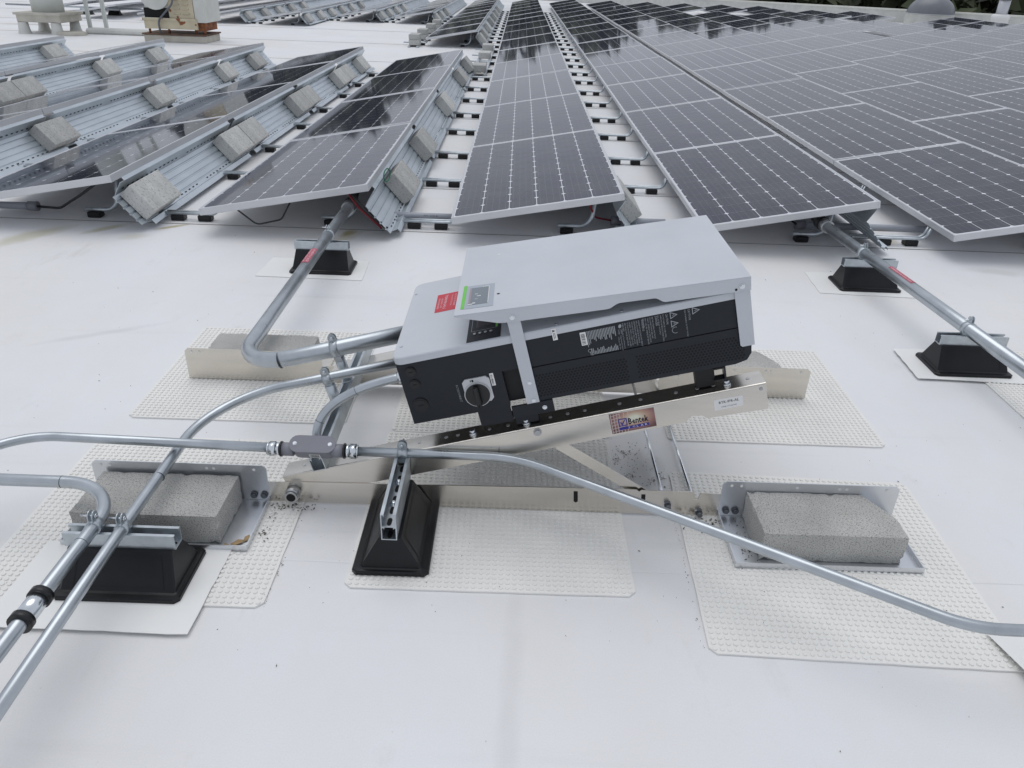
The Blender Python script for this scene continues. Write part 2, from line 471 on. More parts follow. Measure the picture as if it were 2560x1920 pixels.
def text_geo(s, size, sx=1.0):
    k = (s, size)
    if k not in _tc:
        cu = bpy.data.curves.new('t', 'FONT'); cu.body = s; cu.size = size; cu.resolution_u = 1
        ob = bpy.data.objects.new('t', cu); COL.objects.link(ob)
        dg = bpy.context.evaluated_depsgraph_get()
        ev = ob.evaluated_get(dg); me = ev.to_mesh()
        _tc[k] = ([tuple(v.co) for v in me.vertices], [list(p.vertices) for p in me.polygons])
        ev.to_mesh_clear(); bpy.data.objects.remove(ob); bpy.data.curves.remove(cu)
    return _tc[k]
def text_on(mb, s, size, T, fit=None, mi=0):
    """T(x,y) -> point; text starts at x=0, baseline y=0; fit scales the width"""
    vs, fs = text_geo(s, size)
    wd = max(v[0] for v in vs) or 1
    k = fit / wd if fit else 1.0
    mb.add([tuple(T(v[0]*k, v[1])) for v in vs], fs, mi=mi)
    return wd * k
ORD = ['first','second','third','fourth','fifth','sixth','seventh','eighth','ninth','tenth','eleventh','twelfth','thirteenth',
       'fourteenth','fifteenth','sixteenth','seventeenth','eighteenth','nineteenth','twentieth'] + ['%dth' % i for i in range(21, 80)]

# ------------------------------------------------------------------ layout numbers
X0, Y0, PITCH, PL, PW, PZ, TILT = -.3606, 4.3486, 1.4458, 1.9662, .992, .160, R(10.316)
CT, ST = math.cos(TILT), math.sin(TILT)
XH = PW * CT
def row_x(k): return X0 + PITCH * k
def par_y(x): return 35.8 - .667 * (x - 8.7)
def in_view(p, mx=.12, my=.12):
    d = Vector(p) - Vector((0, 0, CAM_H)); z = d.dot(C_FWD)
    if z < .1: return False
    x = d.dot(C_RIGHT)/z*1936.6/1280; y = d.dot(C_UP)/z*1936.6/960
    return abs(x) < 1+mx and abs(y) < 1+my

# ------------------------------------------------------------------ roof, seams, parapet, ground
mb = MB()
poly = [(-42, -9), (40, -9), (40, par_y(40)), (-30, par_y(-30)), (-42, par_y(-30))]
mb.prism(poly, lambda x, y: (x, y, -.4), lambda x, y: (x, y, 0))
structure('roof', mb, MT['roof'])
mb = MB()
for i in range(20):
    y = 4.565 + (0, 1.03, 2.03, 3.03, 3.92)[i] if i < 5 else 8.485 + (i-4)*1.0 if i < 9 else 13.4 + (i-9)*3.05
    x0, x1 = (-40, 39) if i == 0 else (-2.0, 30) if i < 9 else (-30, min(39, 8.7 + (35.8-y)/.667 - .5))
    if y > 40: break
    n = 60; dy = [random.uniform(-.006, .006) for _ in range(n+1)]
    vs = []; fs = []
    for j in range(n+1):
        x = x0 + (x1-x0)*j/n
        vs += [(x, y+dy[j]-.0030, .0015), (x, y+dy[j], .0035), (x, y+dy[j]+.03, .0008)]
    for j in range(n):
        a = j*3
        mb.add([], []); 
        fs += [(a, a+3, a+4, a+1)]
    mb.add(vs, fs)
    fs2 = [(j*3+1, j*3+4, j*3+5, j*3+2) for j in range(n)]
    o = len(mb.v) - len(vs)
    for f in fs2: mb.f.append([o+q for q in f]); mb.s.append(False); mb.mi.append(1)
for (xa, xb, y) in ((-3.0, 3.2, 1.62), (-6, 6, -1.5)):
    n = 40; vs = []; dy = [random.uniform(-.003, .003) for _ in range(n+1)]
    for j in range(n+1):
        x = xa+(xb-xa)*j/n; vs += [(x, y+dy[j]-.004, .0004), (x, y+dy[j], .0012), (x, y+dy[j]+.05, .0003)]
    for j in range(n): mb.add([vs[j*3], vs[j*3+3], vs[j*3+4], vs[j*3+1], vs[j*3+5], vs[j*3+2]], [(0, 1, 2, 3), (3, 2, 4, 5)], mi=1)
structure('roof_seam', mb, [MT['seam'], MT['roof']])
mb = MB()
pa, pb = (-30, par_y(-30)), (40, par_y(40))
d = Vector((pb[0]-pa[0], pb[1]-pa[1], 0)).normalized(); nn = Vector((-d.y, d.x, 0))
def PT(s, q, z): return Vector((pa[0], pa[1], 0)) + d*s + nn*q + Vector((0, 0, z))
L = (Vector((*pb, 0)) - Vector((*pa, 0))).length
mb.box((0, 0, -.4), (L, .22, .40), T=PT)
t = thing('parapet_wall', tuple(PT(L/2, 0, 0)), 'low pale parapet wall with metal coping at the far roof edge', 'parapet')
part('wall', mb, MT['curb'], t)
mb = MB()
for i in range(int(L/3.0)+1):
    mb.box((i*3.0+.004, -.03, .401), (min(L, i*3.0+2.996), .27, .455), T=PT)
part('coping', mb, MT['parapet'], t)
mb = MB(); mb.add([(-400,-300,-6.5),(400,-300,-6.5),(400,500,-6.5),(-400,500,-6.5)], [(0,1,2,3)])
structure('ground', mb, MT['ground'])

# far wood beyond the roof edge
rt = random.Random(3)
lv = MB(); tr = MB()
def leaf_clump(c, s):
    for _ in range(3):
        a = Vector((rt.gauss(0,1), rt.gauss(0,1), rt.gauss(0,1))).normalized()
        b = a.orthogonal().normalized(); cc = a.cross(b)
        ang = rt.uniform(0, PI); u = (b*math.cos(ang)+cc*math.sin(ang))*s*rt.uniform(.6,1.2); v = (cc*math.cos(ang)-b*math.sin(ang))*s*rt.uniform(.35,.7)
        p = Vector(c) + a*s*.3
        lv.add([p-u, p-v, p+u, p+v], [(0,1,2,3)])
for i in range(46):
    az = -1.15 + 2.25*i/45 + rt.uniform(-.02,.02)
    dd = 58 + rt.uniform(-7, 12)
    tx, ty = math.sin(az)*dd, math.cos(az)*dd
    py = par_y(tx) + 7
    if ty < py and tx > -30: ty = py + rt.uniform(0, 6)
    dd = math.hypot(tx, ty)
    azd = math.degrees(az)
    top = (5.0 if azd < -9 else 2.2 if azd < -.5 else 3.7 if azd < 9 else 4.4) + rt.uniform(-.8, 1.0)
    rad = rt.uniform(3.6, 5.2)
    tr.tube([(tx, ty, -6.5), (tx+.2, ty, (top-6.5)*.4), (tx, ty+.3, top-2)], .3, 6, False, rs=[.38, .26, .08])
    for k in range(5):
        an = rt.uniform(0, 2*PI); zz = rt.uniform(-2, top*.6)
        tr.tube([(tx, ty, zz), (tx+math.cos(an)*rad*.6, ty+math.sin(an)*rad*.6, zz+2)], .1, 5, False, rs=[.12, .03])
    for k in range(430):
        h = rt.random()**.8
        zz = -6 + h*(top+6)
        pr = rad*(math.sin(PI*min(1, .12+h*.86))**.6)*(.55+.45*rt.random())
        an = rt.uniform(0, 2*PI)
        leaf_clump((tx+math.cos(an)*pr, ty+math.sin(an)*pr, zz + rt.gauss(0,.4)), rt.uniform(.45, .95))
wood = single('woodland', lv, MT['leaf'], (0, 60, -6.5), 'dark leafy wood standing beyond the far parapet', 'wood', kind='stuff')
single('tree_trunks', tr, MT['bark'], (0, 60, -6.5), 'dark trunks and limbs inside the wood beyond the parapet', 'tree trunks', kind='stuff')
# red-brown building beyond the parapet
t = thing('building', (19, 60, -6.5), 'low red brown building half hidden by the wood past the parapet', 'building')
mb = MB(); mb.box((15, 56, -6.5), (24, 64, .9)); part('wall', mb, MT['wall_brown'], t)
mb = MB(); mb.box((14.7, 55.7, .92), (24.3, 64.3, 1.15)); part('roof_edge', mb, MT['wall_brown'], t)
mb = MB()
for i in range(4): mb.box((15.8+i*2.1, 55.93, -1.6), (16.9+i*2.1, 55.985, -.2))
part('window', mb, MT['screen_dark'], t)

# ------------------------------------------------------------------ solar panels
def slope(x, y, z=0):      # panel-local: x up the slope, y along the row, z out of the glass
    return (x*CT - z*ST, y, x*ST + z*CT)
PLEN = 1.956
mbf = MB()
fw, fh = .012, .040
for lo, hi in (((0,0,-fh),(fw,PLEN,0)), ((PW-fw,0,-fh),(PW,PLEN,0)), ((fw,0,-fh),(PW-fw,fw,0)), ((fw,PLEN-fw,-fh),(PW-fw,PLEN,0))):
    mbf.cbox(lo, hi, .0012, T=slope)
ME_FRAME = mbf.mesh('frame', MT['frame'])
mbb = MB(); mbb.box((fw, fw, -.008), (PW-fw, PLEN-fw, -.0035), T=slope)
ME_BACK = mbb.mesh('backsheet', MT['backsheet'])
CW, CPX, CPY, CC = .156, .1600, .1582, .0125
def cell_poly(): 
    h = CW/2; c = CC
    return [(-h+c,-h),(h-c,-h),(h,-h+c),(h,h-c),(h-c,h),(-h+c,h),(-h,h-c),(-h,-h+c)]
CELLS = [((PW-6*CPX)/2 + CPX*(i+.5), (PLEN-12*CPY)/2 + CPY*(j+.5)) for j in range(12) for i in range(6)]
def cell_mesh(name, centres, base=(0, 0)):
    vs = []; fs = []; uvs = []
    for cx, cy in centres:
        o = len(vs)
        for px, py in cell_poly():
            vs.append(slope(cx-base[0]+px, cy-base[1]+py, -.0031 if base == (0, 0) else 0)); uvs.append((px/CW+.5, py/CW+.5))
        fs.append(list(range(o, o+8)))
    me = bpy.data.meshes.new(name); me.from_pydata(vs, [], fs)
    uv = me.uv_layers.new(name='UVMap')
    for lp in me.loops: uv.data[lp.index].uv = uvs[lp.vertex_index]
    me.materials.append(MT['cell']); return me
ME_CELLS = cell_mesh('cell_grid', CELLS)
ME_CELL = cell_mesh('cell', [(0, 0)], base=(0.0, 1e-9))
def obj(name, me, parent=None, loc=(0, 0, 0)):
    o = bpy.data.objects.new(name, me); COL.objects.link(o); o.parent = parent; o.location = loc; return o
def row_name(k):
    if k == 0: return 'centre row behind inverter'
    return '%s row %s of centre' % (ORD[abs(k)-1], 'right' if k > 0 else 'left')
rp = random.Random(5)
ROWT = {}
def panel(k, n, nlab, seg):
    x, y = row_x(k), Y0 + PL*n
    near = (n == 0 and k in (-2, -1, 0, 1, 2, 3)) or (n == 1 and k in (-1, 0, 1, 2)) or (n == 2 and k in (0, 1))
    blk = '' if seg == 0 else ' far part,'
    t = thing('solar_panel', (x, y, PZ), 'solar panel, %s from near end,%s %s' % (ORD[nlab], blk, row_name(k)), 'solar panel',
              'solar panels tilted in rows on the roof')
    if (k, seg) not in ROWT: ROWT[(k, seg)] = rp.uniform(-.12, .12)
    t.rotation_euler = (R(rp.uniform(-.14, .14)), R(ROWT[(k, seg)] + rp.uniform(-.2, .2)), R(rp.uniform(-.05, .05)))
    obj('frame', ME_FRAME, t); obj('backsheet', ME_BACK, t)
    if near:
        for cx, cy in CELLS: obj('cell', ME_CELL, t, slope(cx, cy, -.0031))
    else:
        c = obj('cell_grid', ME_CELLS, t); c['kind'] = 'stuff'
    return t
GAPS = {(6, 8), (7, 11), (8, 11), (9, 12), (4, 12), (5, 12)}
SEGS = {}
npan = 0
for k in range(0, 16):
    first = True; cnt = 0
    for n in range(0, 17):
        x, y = row_x(k), Y0 + PL*n
        if y + PL > par_y(x + XH) - .9 or y > 33: break
        if (k, n) in GAPS: continue
        if not any(in_view((x+a*XH, y+b*PL, .25), .10, .14) for a in (0, .5, 1) for b in (0, .5, 1)): 
            if y < 12 and k < 3: pass
            else: continue
        panel(k, n, cnt, 0); cnt += 1; npan += 1
        SEGS.setdefault(k, []).append(n)
LEFT = {-1: (0, 6), -2: (0, 9), -3: (0, 9), -4: (0, 8), -5: (0, 8), -6: (None, 8), -7: (None, 8), -8: (None, 9)}
for k, (a, b) in LEFT.items():
    cnt = 0
    if a is not None:
        for n in range(4):
            x, y = row_x(k), Y0 + PL*n
            if any(in_view((x+q*XH, y+s*PL, .25), .25, .14) for q in (0, 1) for s in (0, .5, 1)):
                panel(k, n, cnt, 0); npan += 1
            cnt += 1
    cnt = 0
    for n in range(b, 15):
        x, y = row_x(k), Y0 + PL*n
        if any(in_view((x+q*XH, y+s*PL, .25), .2, .1) for q in (0, 1) for s in (0, .5, 1)):
            panel(k, n, cnt, 1); npan += 1
        cnt += 1

# ------------------------------------------------------------------ wind deflectors behind the high edges
# profile across the tray in (x from the high edge, z): a channel with sloped floor, two walls, two flanges
DP0, DP1 = Vector((-.022, .203)), Vector((.115, .045))
du = (DP1-DP0).normalized(); dn = Vector((-du.y, du.x)); dn = dn if dn.x > 0 else -dn
DL = (DP1-DP0).length
def dpt(s, h):
    q = DP0 + du*s + dn*h; return q.x, q.y
prof = [(0, 0)]
for s in (.034, .082, .128, .174):
    prof += [(s-.007, 0), (s-.003, -.007), (s+.003, -.007), (s+.007, 0)]
prof += [(DL, 0)]
TL = PL - .012
def tray_parts(t, full=True):
    mb = MB()
    top = [dpt(s, h) for s, h in prof]; bot = [dpt(s, h-.002) for s, h in prof][::-1]
    mb.prism(top+bot, lambda x, z: (x, 0, z), lambda x, z: (x, TL, z))
    obj('plate', mb.mesh('plate', MT['galv_sheet']), t)
    def strip(name, pts, th, y0, y1, cut=.0):
        mb = MB()
        P = [dpt(*p) for p in pts]; Q = [dpt(*p) for p in th][::-1]
        mb.prism(P+Q, lambda x, z: (x, y0, z), lambda x, z: (x, y1, z))
        return obj(name, mb.mesh(name, MT['galv_sheet']), t)
    strip('upper_wall', [(-.0005, -.002), (-.0285, .083)], [(-.0025, -.002), (-.0305, .083)], .03, TL-.02)
    strip('upper_flange', [(-.0285, .0834), (-.052, .0834), (-.055, .078)], [(-.0285, .0814), (-.051, .0814), (-.053, .077)], .085, TL-.045)
    strip('lower_wall', [(DL+.0005, -.002), (DL+.010, .030)], [(DL+.0025, -.002), (DL+.012, .030)], .05, TL-.02)
    strip('lower_flange', [(DL+.010, .0304), (DL+.040, .0304), (DL+.043, .025)], [(DL+.010, .0284), (DL+.039, .0284), (DL+.0415, .024)], .07, TL-.05)
    if full:
        mb = MB()
        for j in range(27):
            y = .09 + j*.066
            if j in (13, 14): continue
            a0, a1 = dpt(-.0075+.0010, .024), dpt(-.0110+.0010, .034)
            mb.add([(a0[0], y, a0[1]), (a1[0], y, a1[1]), (a1[0], y+.028, a1[1]), (a0[0], y+.028, a0[1])], [(0, 1, 2, 3)])
            s0 = DL-.020
            mb.add([(dpt(s0, .0012)[0], y, dpt(s0, .0012)[1]), (dpt(s0+.008, .0012)[0], y, dpt(s0+.008, .0012)[1]),
                    (dpt(s0+.008, .0012)[0], y+.028, dpt(s0+.008, .0012)[1]), (dpt(s0, .0012)[0], y+.028, dpt(s0, .0012)[1])], [(0, 3, 2, 1)])
        c = obj('slot', mb.mesh('slot', MT['hole']), t); c['kind'] = 'stuff'
tproto = None
def tray(k, n, nlab, seg):
    global tproto
    lab = 'galvanized wind deflector behind the %s panel,%s %s' % (ORD[nlab], '' if seg == 0 else ' far part,', row_name(k))
    loc = (row_x(k)+XH, Y0 + PL*n + .03, 0)
    if tproto is None:
        tproto = thing('wind_deflector', loc, lab, 'wind deflector', 'sheet metal wind deflectors behind the panel rows')
        tray_parts(tproto)
    else: copy_thing(tproto, loc, lab)
def vis(k, n): 
    x, y = row_x(k)+XH, Y0+PL*n
    return any(in_view((x, y+s*PL, .2), .15, .06) for s in (0, .5, 1))
for k, (a, b) in LEFT.items():
    if a is not None:
        for n in range(4):
            if vis(k, n): tray(k, n, n, 0)
    for n in range(b, 15):
        if k >= -5 and vis(k, n): tray(k, n, n-b, 1)
for n in range(0, 12): tray(0, n, n, 0)
for k in (1, 2): tray(k, 0, 0, 0)

# ballast blocks lying on the deflectors
BL, BW, BT = .397, .194, .092
mbk = MB(); mbk.cbox((0, 0, 0), (BL, BW, BT), .0045)
def slope_block():
    mb = MB()
    def T(a, b, c):            # a along row, b down the tray, c out
        q = dpt(.008+b, .001+c); return (q[0], a, q[1])
    mb.cbox((0, 0, 0), (BL, BW, BT), .0045, T=T)
    return mb.mesh('ballast_block', MT['concrete_far'])
ME_SB = slope_block()
ME_SB.flip_normals()
DBL = {-1: [4.96, 6.20, 8.24, 10.48, 12.0-.15], -2: [4.44, 5.96, 6.37, 7.92, 8.33, 9.90, 10.31, 11.38], -3: [4.46, 6.08, 8.08, 10.1, 11.34],
       -4: [7.85, 8.26, 10.02, 11.5], -5: [9.7, 11.5]}
DBF = {-1: [16.3, 17.5, 19.4, 21.5, 23.6, 25.6, 27.8], -2: [22.3, 23.6, 25.2], -3: [22.3, 23.6, 25.0, 26.6], -4: [20.3, 21.6, 22.9, 24.3, 25.7, 27.2],
       -5: [20.4, 21.7, 23.0, 24.3, 25.7]}
def dblock(k, y, i, seg):
    o = obj('ballast_block', ME_SB, None, (row_x(k)+XH+rp.uniform(-.003, .003), y, 0))
    tag(o, 'concrete block, %s from near end,%s deflector of %s' % (ORD[i], '' if seg == 0 else ' far part,', row_name(k)), 'concrete block',
        'concrete ballast blocks lying on the wind deflectors')
for k in DBL:
    for i, y in enumerate(DBL[k]): dblock(k, y, i, 0)
for k in DBF:
    for i, y in enumerate(DBF[k]): dblock(k, y, i, 1)
dblock(0, 4.72, 0, 0)

# flat ballast blocks on roof rails left of the centre row, and by the far block
def flat_block(x, y, z, label, group, rz=0):
    o = obj('ballast_block', ME_FB, None, (x, y, z)); o.rotation_euler = (0, 0, rz)
    return tag(o, label, 'concrete block', group)
mb = MB(); mb.cbox((-BL/2, -BW/2, 0), (BL/2, BW/2, BT), .005); ME_FB = mb.mesh('ballast_block', MT['concrete_far'])
for i, y in enumerate((12.2, 14.0, 15.4)):
    flat_block(-.58, y, .062, '%s pale block on the long rail beside the centre row' % ('nearest', 'middle', 'farthest')[i], 'blocks on the rail beside the centre row', PI/2)
for i, y in enumerate((16.25, 17.6, 19.2, 20.6)):
    flat_block(-2.02, y, .03, '%s pale block in the line of four beside the far panels' % ORD[i], 'blocks on the roof by the far panels', PI/2)
    flat_block(-2.02, y+.01, .126, '%s upper pale block in the line of four beside the far panels' % ORD[i], 'blocks on the roof by the far panels', PI/2)
mb = MB()
for x in (-.67, -.49): mb.prism([(-.02, 0), (.02, 0), (.02, .03), (-.02, .03)], lambda a, z, x=x: (x+a, 11.9, z+.03), lambda a, z, x=x: (x+a, 15.9, z+.03))
single('ballast_rail', mb, MT['galv'], (-.6, 11.9, .03), 'pair of long galvanized rails carrying pale blocks beside the centre row', 'rail')
mb = MB()
for x in (-2.10, -1.94): mb.box((x-.02, 15.9, .004), (x+.02, 21.0, .028))
single('ballast_rail', mb, MT['galv'], (-2.02, 15.9, 0), 'low galvanized rails under the stacks left of the far block', 'rail')

# ------------------------------------------------------------------ panel supports: bent tubes with rubber pads
def pad(mb, x, z=0):
    mb.cbox((x-.040, -.030, .002), (x+.040, .030, .036), .004)
fproto = None
def front_foot(k, y, lab):
    """ground tube under the gap, bending up to the low panel edge; origin at the low edge"""
    global fproto
    loc = (row_x(k), y, 0)
    if fproto is None:
        fproto = thing('panel_support', loc, lab, 'panel support', 'bent tube supports under the low panel edges')
        for dy in (-.018, .018):
            mb = MB(); mb.tube(fillet([(-.46, dy, .046), (-.01, dy, .046), (.014, dy, .112)], .045, 6), .0095, 8)
            obj('tube', mb.mesh('tube', MT['galv']), fproto)
        for x in (-.25, -.085):
            mb = MB(); pad(mb, x); obj('rubber_pad', mb.mesh('rubber_pad', MT['rubber']), fproto)
    else: copy_thing(fproto, loc, lab)
lproto = None
def rear_leg(k, y, lab):
    global lproto
    loc = (row_x(k)+XH, y, 0)
    if lproto is None:
        lproto = thing('panel_support', loc, lab, 'panel support', 'bent tube legs under the high panel edges')
        mb = MB(); mb.tube(fillet([(-.345, 0, .047), (-.145, 0, .047), (-.115, 0, .275)], .09, 8), .0135, 10)
        obj('tube', mb.mesh('tube', MT['galv']), lproto)
        mb = MB(); pad(mb, -.29); obj('rubber_pad', mb.mesh('rubber_pad', MT['rubber']), lproto)
    else: copy_thing(lproto, loc, lab)
FOOT = (.30, 1.33)
for k in (0, 1):
    i = 0
    for n in range(0, 13):
        for f in FOOT:
            y = Y0+PL*n+f
            front_foot(k, y, 'bent tube foot, %s from near end, low edge, %s' % (ORD[i], row_name(k))); i += 1
for k, ns in ((-1, range(0, 4)), (-2, range(0, 4)), (2, range(0, 1)), (3, range(0, 1)), (-3, range(1, 4))):
    i = 0
    for n in ns:
        for f in FOOT: front_foot(k, Y0+PL*n+f, 'bent tube foot, %s from near end, low edge, %s' % (ORD[i], row_name(k))); i += 1
for k, n0 in ((-1, 6), (-2, 9), (-3, 9), (-4, 8)):
    i = 0
    for n in range(n0, n0+(5 if k == -1 else 2)):
        for f in FOOT: front_foot(k, Y0+PL*n+f, 'bent tube foot, %s from near end, far part, %s' % (ORD[i], row_name(k))); i += 1
for k in (-3, -2, -1, 0, 1, 2, 3):
    for i, f in enumerate(FOOT): rear_leg(k, Y0+f, 'bent tube leg, %s from near end, high edge, %s' % (ORD[i], row_name(k)))
for k, n0 in ((-1, 6), (-2, 9), (-3, 9), (-4, 8)):
    for i, f in enumerate(FOOT): rear_leg(k, Y0+PL*n0+f, 'bent tube leg, %s from near end, far part, %s' % (ORD[i], row_name(k)))

# grey pvc conduit runs and cables under the near panel edges
def conduit_seg(x0, x1, y, z, lab, ends=(0, 0), cat='conduit'):
    t = thing('pvc_conduit', ((x0+x1)/2, y, z), lab, cat)
    mb = MB(); mb.cyl((x0, y, z), (x1, y, z), .0215, 16); part('pipe', mb, MT['pvc_pipe'], t)
    for e, x, s in ((ends[0], x0, 1), (ends[1], x1, -1)):
        if e:
            mb = MB(); mb.cyl((x-s*.012, y, z), (x+s*.045, y, z), .029, 16); part('coupling', mb, MT['pvc'], t)
    return t
t = conduit_seg(-.86, -.30, 4.74, .048, 'grey plastic conduit with dark print crossing the gap left of the centre row')
mb = MB(); text_on(mb, 'PVC  SCH 40', .016, lambda x, y: (-.56+x, 4.74-.0215*math.cos(y/.0215+.2)-.0004, .048+.0215*math.sin(y/.0215+.2)+.0004)); part('printed_text', mb, MT['label_black'], t)
conduit_seg(.62, .95, 4.78, .05, 'short grey plastic conduit end under the high edge of the centre row', (1, 0))
conduit_seg(1.80, 2.62, 4.83, .05, 'grey plastic conduit under the second gap right of the inverter', (1, 0))
conduit_seg(-4.3, -2.93, 4.66, .05, 'dark grey plastic conduit end under the second left row', (0, 1))
def cable(pts, r, mat, lab, rad=.1):
    mb = MB(); mb.tube(fillet(pts, rad, 6), r, 8); return single('cable', mb, mat, pts[0], lab, 'cable')
cable([(-2.93, 4.66, .05), (-2.75, 4.60, .06), (-2.52, 4.47, .19), (-2.40, 4.45, .27)], .008, MT['cable'], 'black cable drooping from the conduit end under the second left row', .15)
cable([(.62, 4.78, .05), (.50, 4.70, .09), (.44, 4.55, .22)], .006, MT['wire_red'], 'dark red wire rising from the conduit end under the centre row', .1)
cable([(-.96, 4.42, .30), (-.88, 4.38, .20), (-.74, 4.42, .06)], .010, MT['cable'], 'thick black cable hanging behind the first left row deflector', .06)
cable([(-.985, 4.43, .30), (-.90, 4.40, .19), (-.78, 4.46, .05)], .007, MT['wire_red'], 'red wire hanging behind the first left row deflector', .06)
cable([(-1.62, 4.39, .17), (-1.5, 4.41, .06), (-1.35, 4.40, .10), (-1.28, 4.40, .22)], .005, MT['cable'], 'thin black cable loop sagging under the first left row', .05)
cable([(1.80, 4.83, .05), (1.74, 4.80, .09), (1.68, 4.6, .17), (1.66, 4.6, .215)], .006, MT['cable'], 'thin black cable rising from the conduit end under the first right row', .04)
mb = MB(); c0 = Vector((-.775, 4.70, .305))
mb.tube([c0+Vector((.012*math.cos(a), .045*math.cos(a), .038*math.sin(a))) for a in [2*PI*i/20 for i in range(21)]], .004, 6, False)
single('ground_wire', mb, MT['wire_green'], c0, 'small green ground wire loop on the first left deflector flange', 'wire')

# ------------------------------------------------------------------ far roof equipment
# rusty beige condenser unit
t = thing('condenser_unit', (-6.3, 15.6, 0), 'old beige condenser unit with rusty base frame and louvers', 'condenser unit')
ux0, ux1, uy0, uy1 = -6.82, -5.80, 15.30, 16.05
mb = MB(); mb.box((ux0+.08, uy0+.03, .40), (ux1, uy1, 1.45)); part('cabinet', mb, MT['beige'], t)
mb = MB(); mb.box((ux1-.05, uy0+.005, .34), (ux1+.14, uy1+.02, 1.45)); part('side_panel', mb, MT['beige'], t)
mb = MB(); mb.box((ux0+.52, uy0, .40), (ux1-.06, uy0+.026, 1.45)); fp = part('louver_panel', mb, MT['beige_rust'], t)
mb = MB()
for c in (0, 1):
    for j in range(12):
        z = .50 + j*.075
        xa = ux0+.60+c*.16
        mb.add([(xa, uy0-.002, z), (xa+.12, uy0-.002, z), (xa+.12, uy0-.022, z-.028), (xa, uy0-.022, z-.028)], [(0, 1, 2, 3)])
        mb.add([(xa, uy0-.0015, z-.03), (xa+.12, uy0-.0015, z-.03), (xa+.12, uy0-.0015, z-.006), (xa, uy0-.0015, z-.006)], [(0, 1, 2, 3)], mi=1)
part('louver', mb, [MT['beige_rust'], MT['rust']], fp)
mb = MB()
mb.prism([(.30+.27*math.cos(a), .80+.27*math.sin(a)) for a in [2*PI*i/28 for i in range(28)]], lambda a, z: (ux0+a, uy0+.02, z), lambda a, z: (ux0+a, uy0-.03, z))
part('fan_cover', mb, MT['beige'], t)
mb = MB(); mb.box((ux0+.06, uy0+.02, .40), (ux0+.50, uy0+.028, .56)); part('opening', mb, MT['hole'], t)
mb = MB(); mb.box((ux0+.05, uy0-.02, .22), (ux1-.02, uy0+.03, .39)); mb.box((ux0+.03, uy0-.035, .36), (ux1-.03, uy0-.022, .40)); part('base_rail', mb, MT['beige_rust'], t)
mb = MB(); mb.box((ux1-.10, uy0+.04, .20), (ux1+.10, uy1-.1, .335)); part('motor_base', mb, MT['rust'], t)
mb = MB()
for x in (ux0+.1, ux0+.45, ux1-.08, ux1+.08): mb.cyl((x, uy0+.05, .145), (x, uy0+.05, .215), .022, 8)
part('isolator', mb, MT['rust'], t)
mb = MB(); mb.box((ux0-.02, uy0-.04, .122), (ux1+.12, uy1, .146)); part('curb_cap', mb, MT['bolt_rust'], t)
mb = MB(); mb.cbox((ux0, uy0-.02, 0), (ux1+.10, uy1-.02, .12), .01); part('curb', mb, MT['curb_dirty'], t)
mb = MB(); mb.tube(fillet([(ux0+.33, uy0-.06, .15), (ux0+.33, uy0-.08, .36), (ux0+.62, uy0-.10, .62), (ux0+.86, uy0-.12, 1.2)], .18, 8), .017, 10); part('hose', mb, MT['bolt_dark'], t)
# gooseneck vent
t = thing('gooseneck_vent', (-9.05, 16.3, 0), 'pale painted gooseneck duct vent on a square curb', 'roof vent')
mb = MB(); path = [(-9.05, 16.35, .36), (-9.05, 16.35, .75)] + [(-9.05+.42-.42*math.cos(a), 16.35, .95+.42*math.sin(a)) for a in [PI*i/10 for i in range(11)]]
mb.tube(path, .28, 24); part('duct', mb, MT['vent_paint'], t)
mb = MB(); mb.cbox((-9.46, 15.93, .20), (-8.64, 16.75, .36), .01); mb.box((-9.49, 15.90, .325), (-8.61, 16.78, .365)); part('flashing', mb, MT['curb_dirty'], t)
for i, (x, y) in enumerate(((-9.38, 15.98), (-8.76, 15.98), (-8.76, 16.66), (-9.38, 16.66))):
    mb = MB(); mb.lathe([(.12, 0), (.10, .06), (.085, .20)], (x, y, 0), 14); part('leg', mb, MT['curb'], t)
mb = MB(); mb.lathe([(.26, .002), (.26, .05), (.22, .055)], (-8.5, 16.0, 0), 20); single('pitch_pocket', mb, MT['curb_dirty'], (-8.5, 16.0, 0), 'low round membrane collar on the roof beside the gooseneck vent', 'roof flashing')
t = thing('pipe_stand', (-8.25, 16.7, 0), 'tall pale H shaped pipe frame on a dark sole plate', 'pipe frame')
for x in (-8.46, -8.14):
    mb = MB(); mb.box((x-.03, 16.62, .03), (x+.03, 16.68, 1.6)); part('post', mb, MT['vent_paint'], t)
mb = MB(); mb.box((-8.431, 16.63, .86), (-8.169, 16.67, .92)); mb.box((-8.431, 16.63, 1.45), (-8.169, 16.67, 1.51)); part('crossbar', mb, MT['vent_paint'], t)
mb = MB(); mb.box((-8.50, 16.58, .004), (-8.10, 16.72, .03)); part('sole_plate', mb, MT['bolt_dark'], t)
# curb strip running along the roof near the unit
mb = MB(); mb.cbox((-8.4, 16.30, 0), (-6.95, 16.62, .10), .03); single('roof_curb', mb, MT['curb'], (-7.7, 16.4, 0), 'low membrane covered curb between the vent and the rusty unit', 'roof curb')
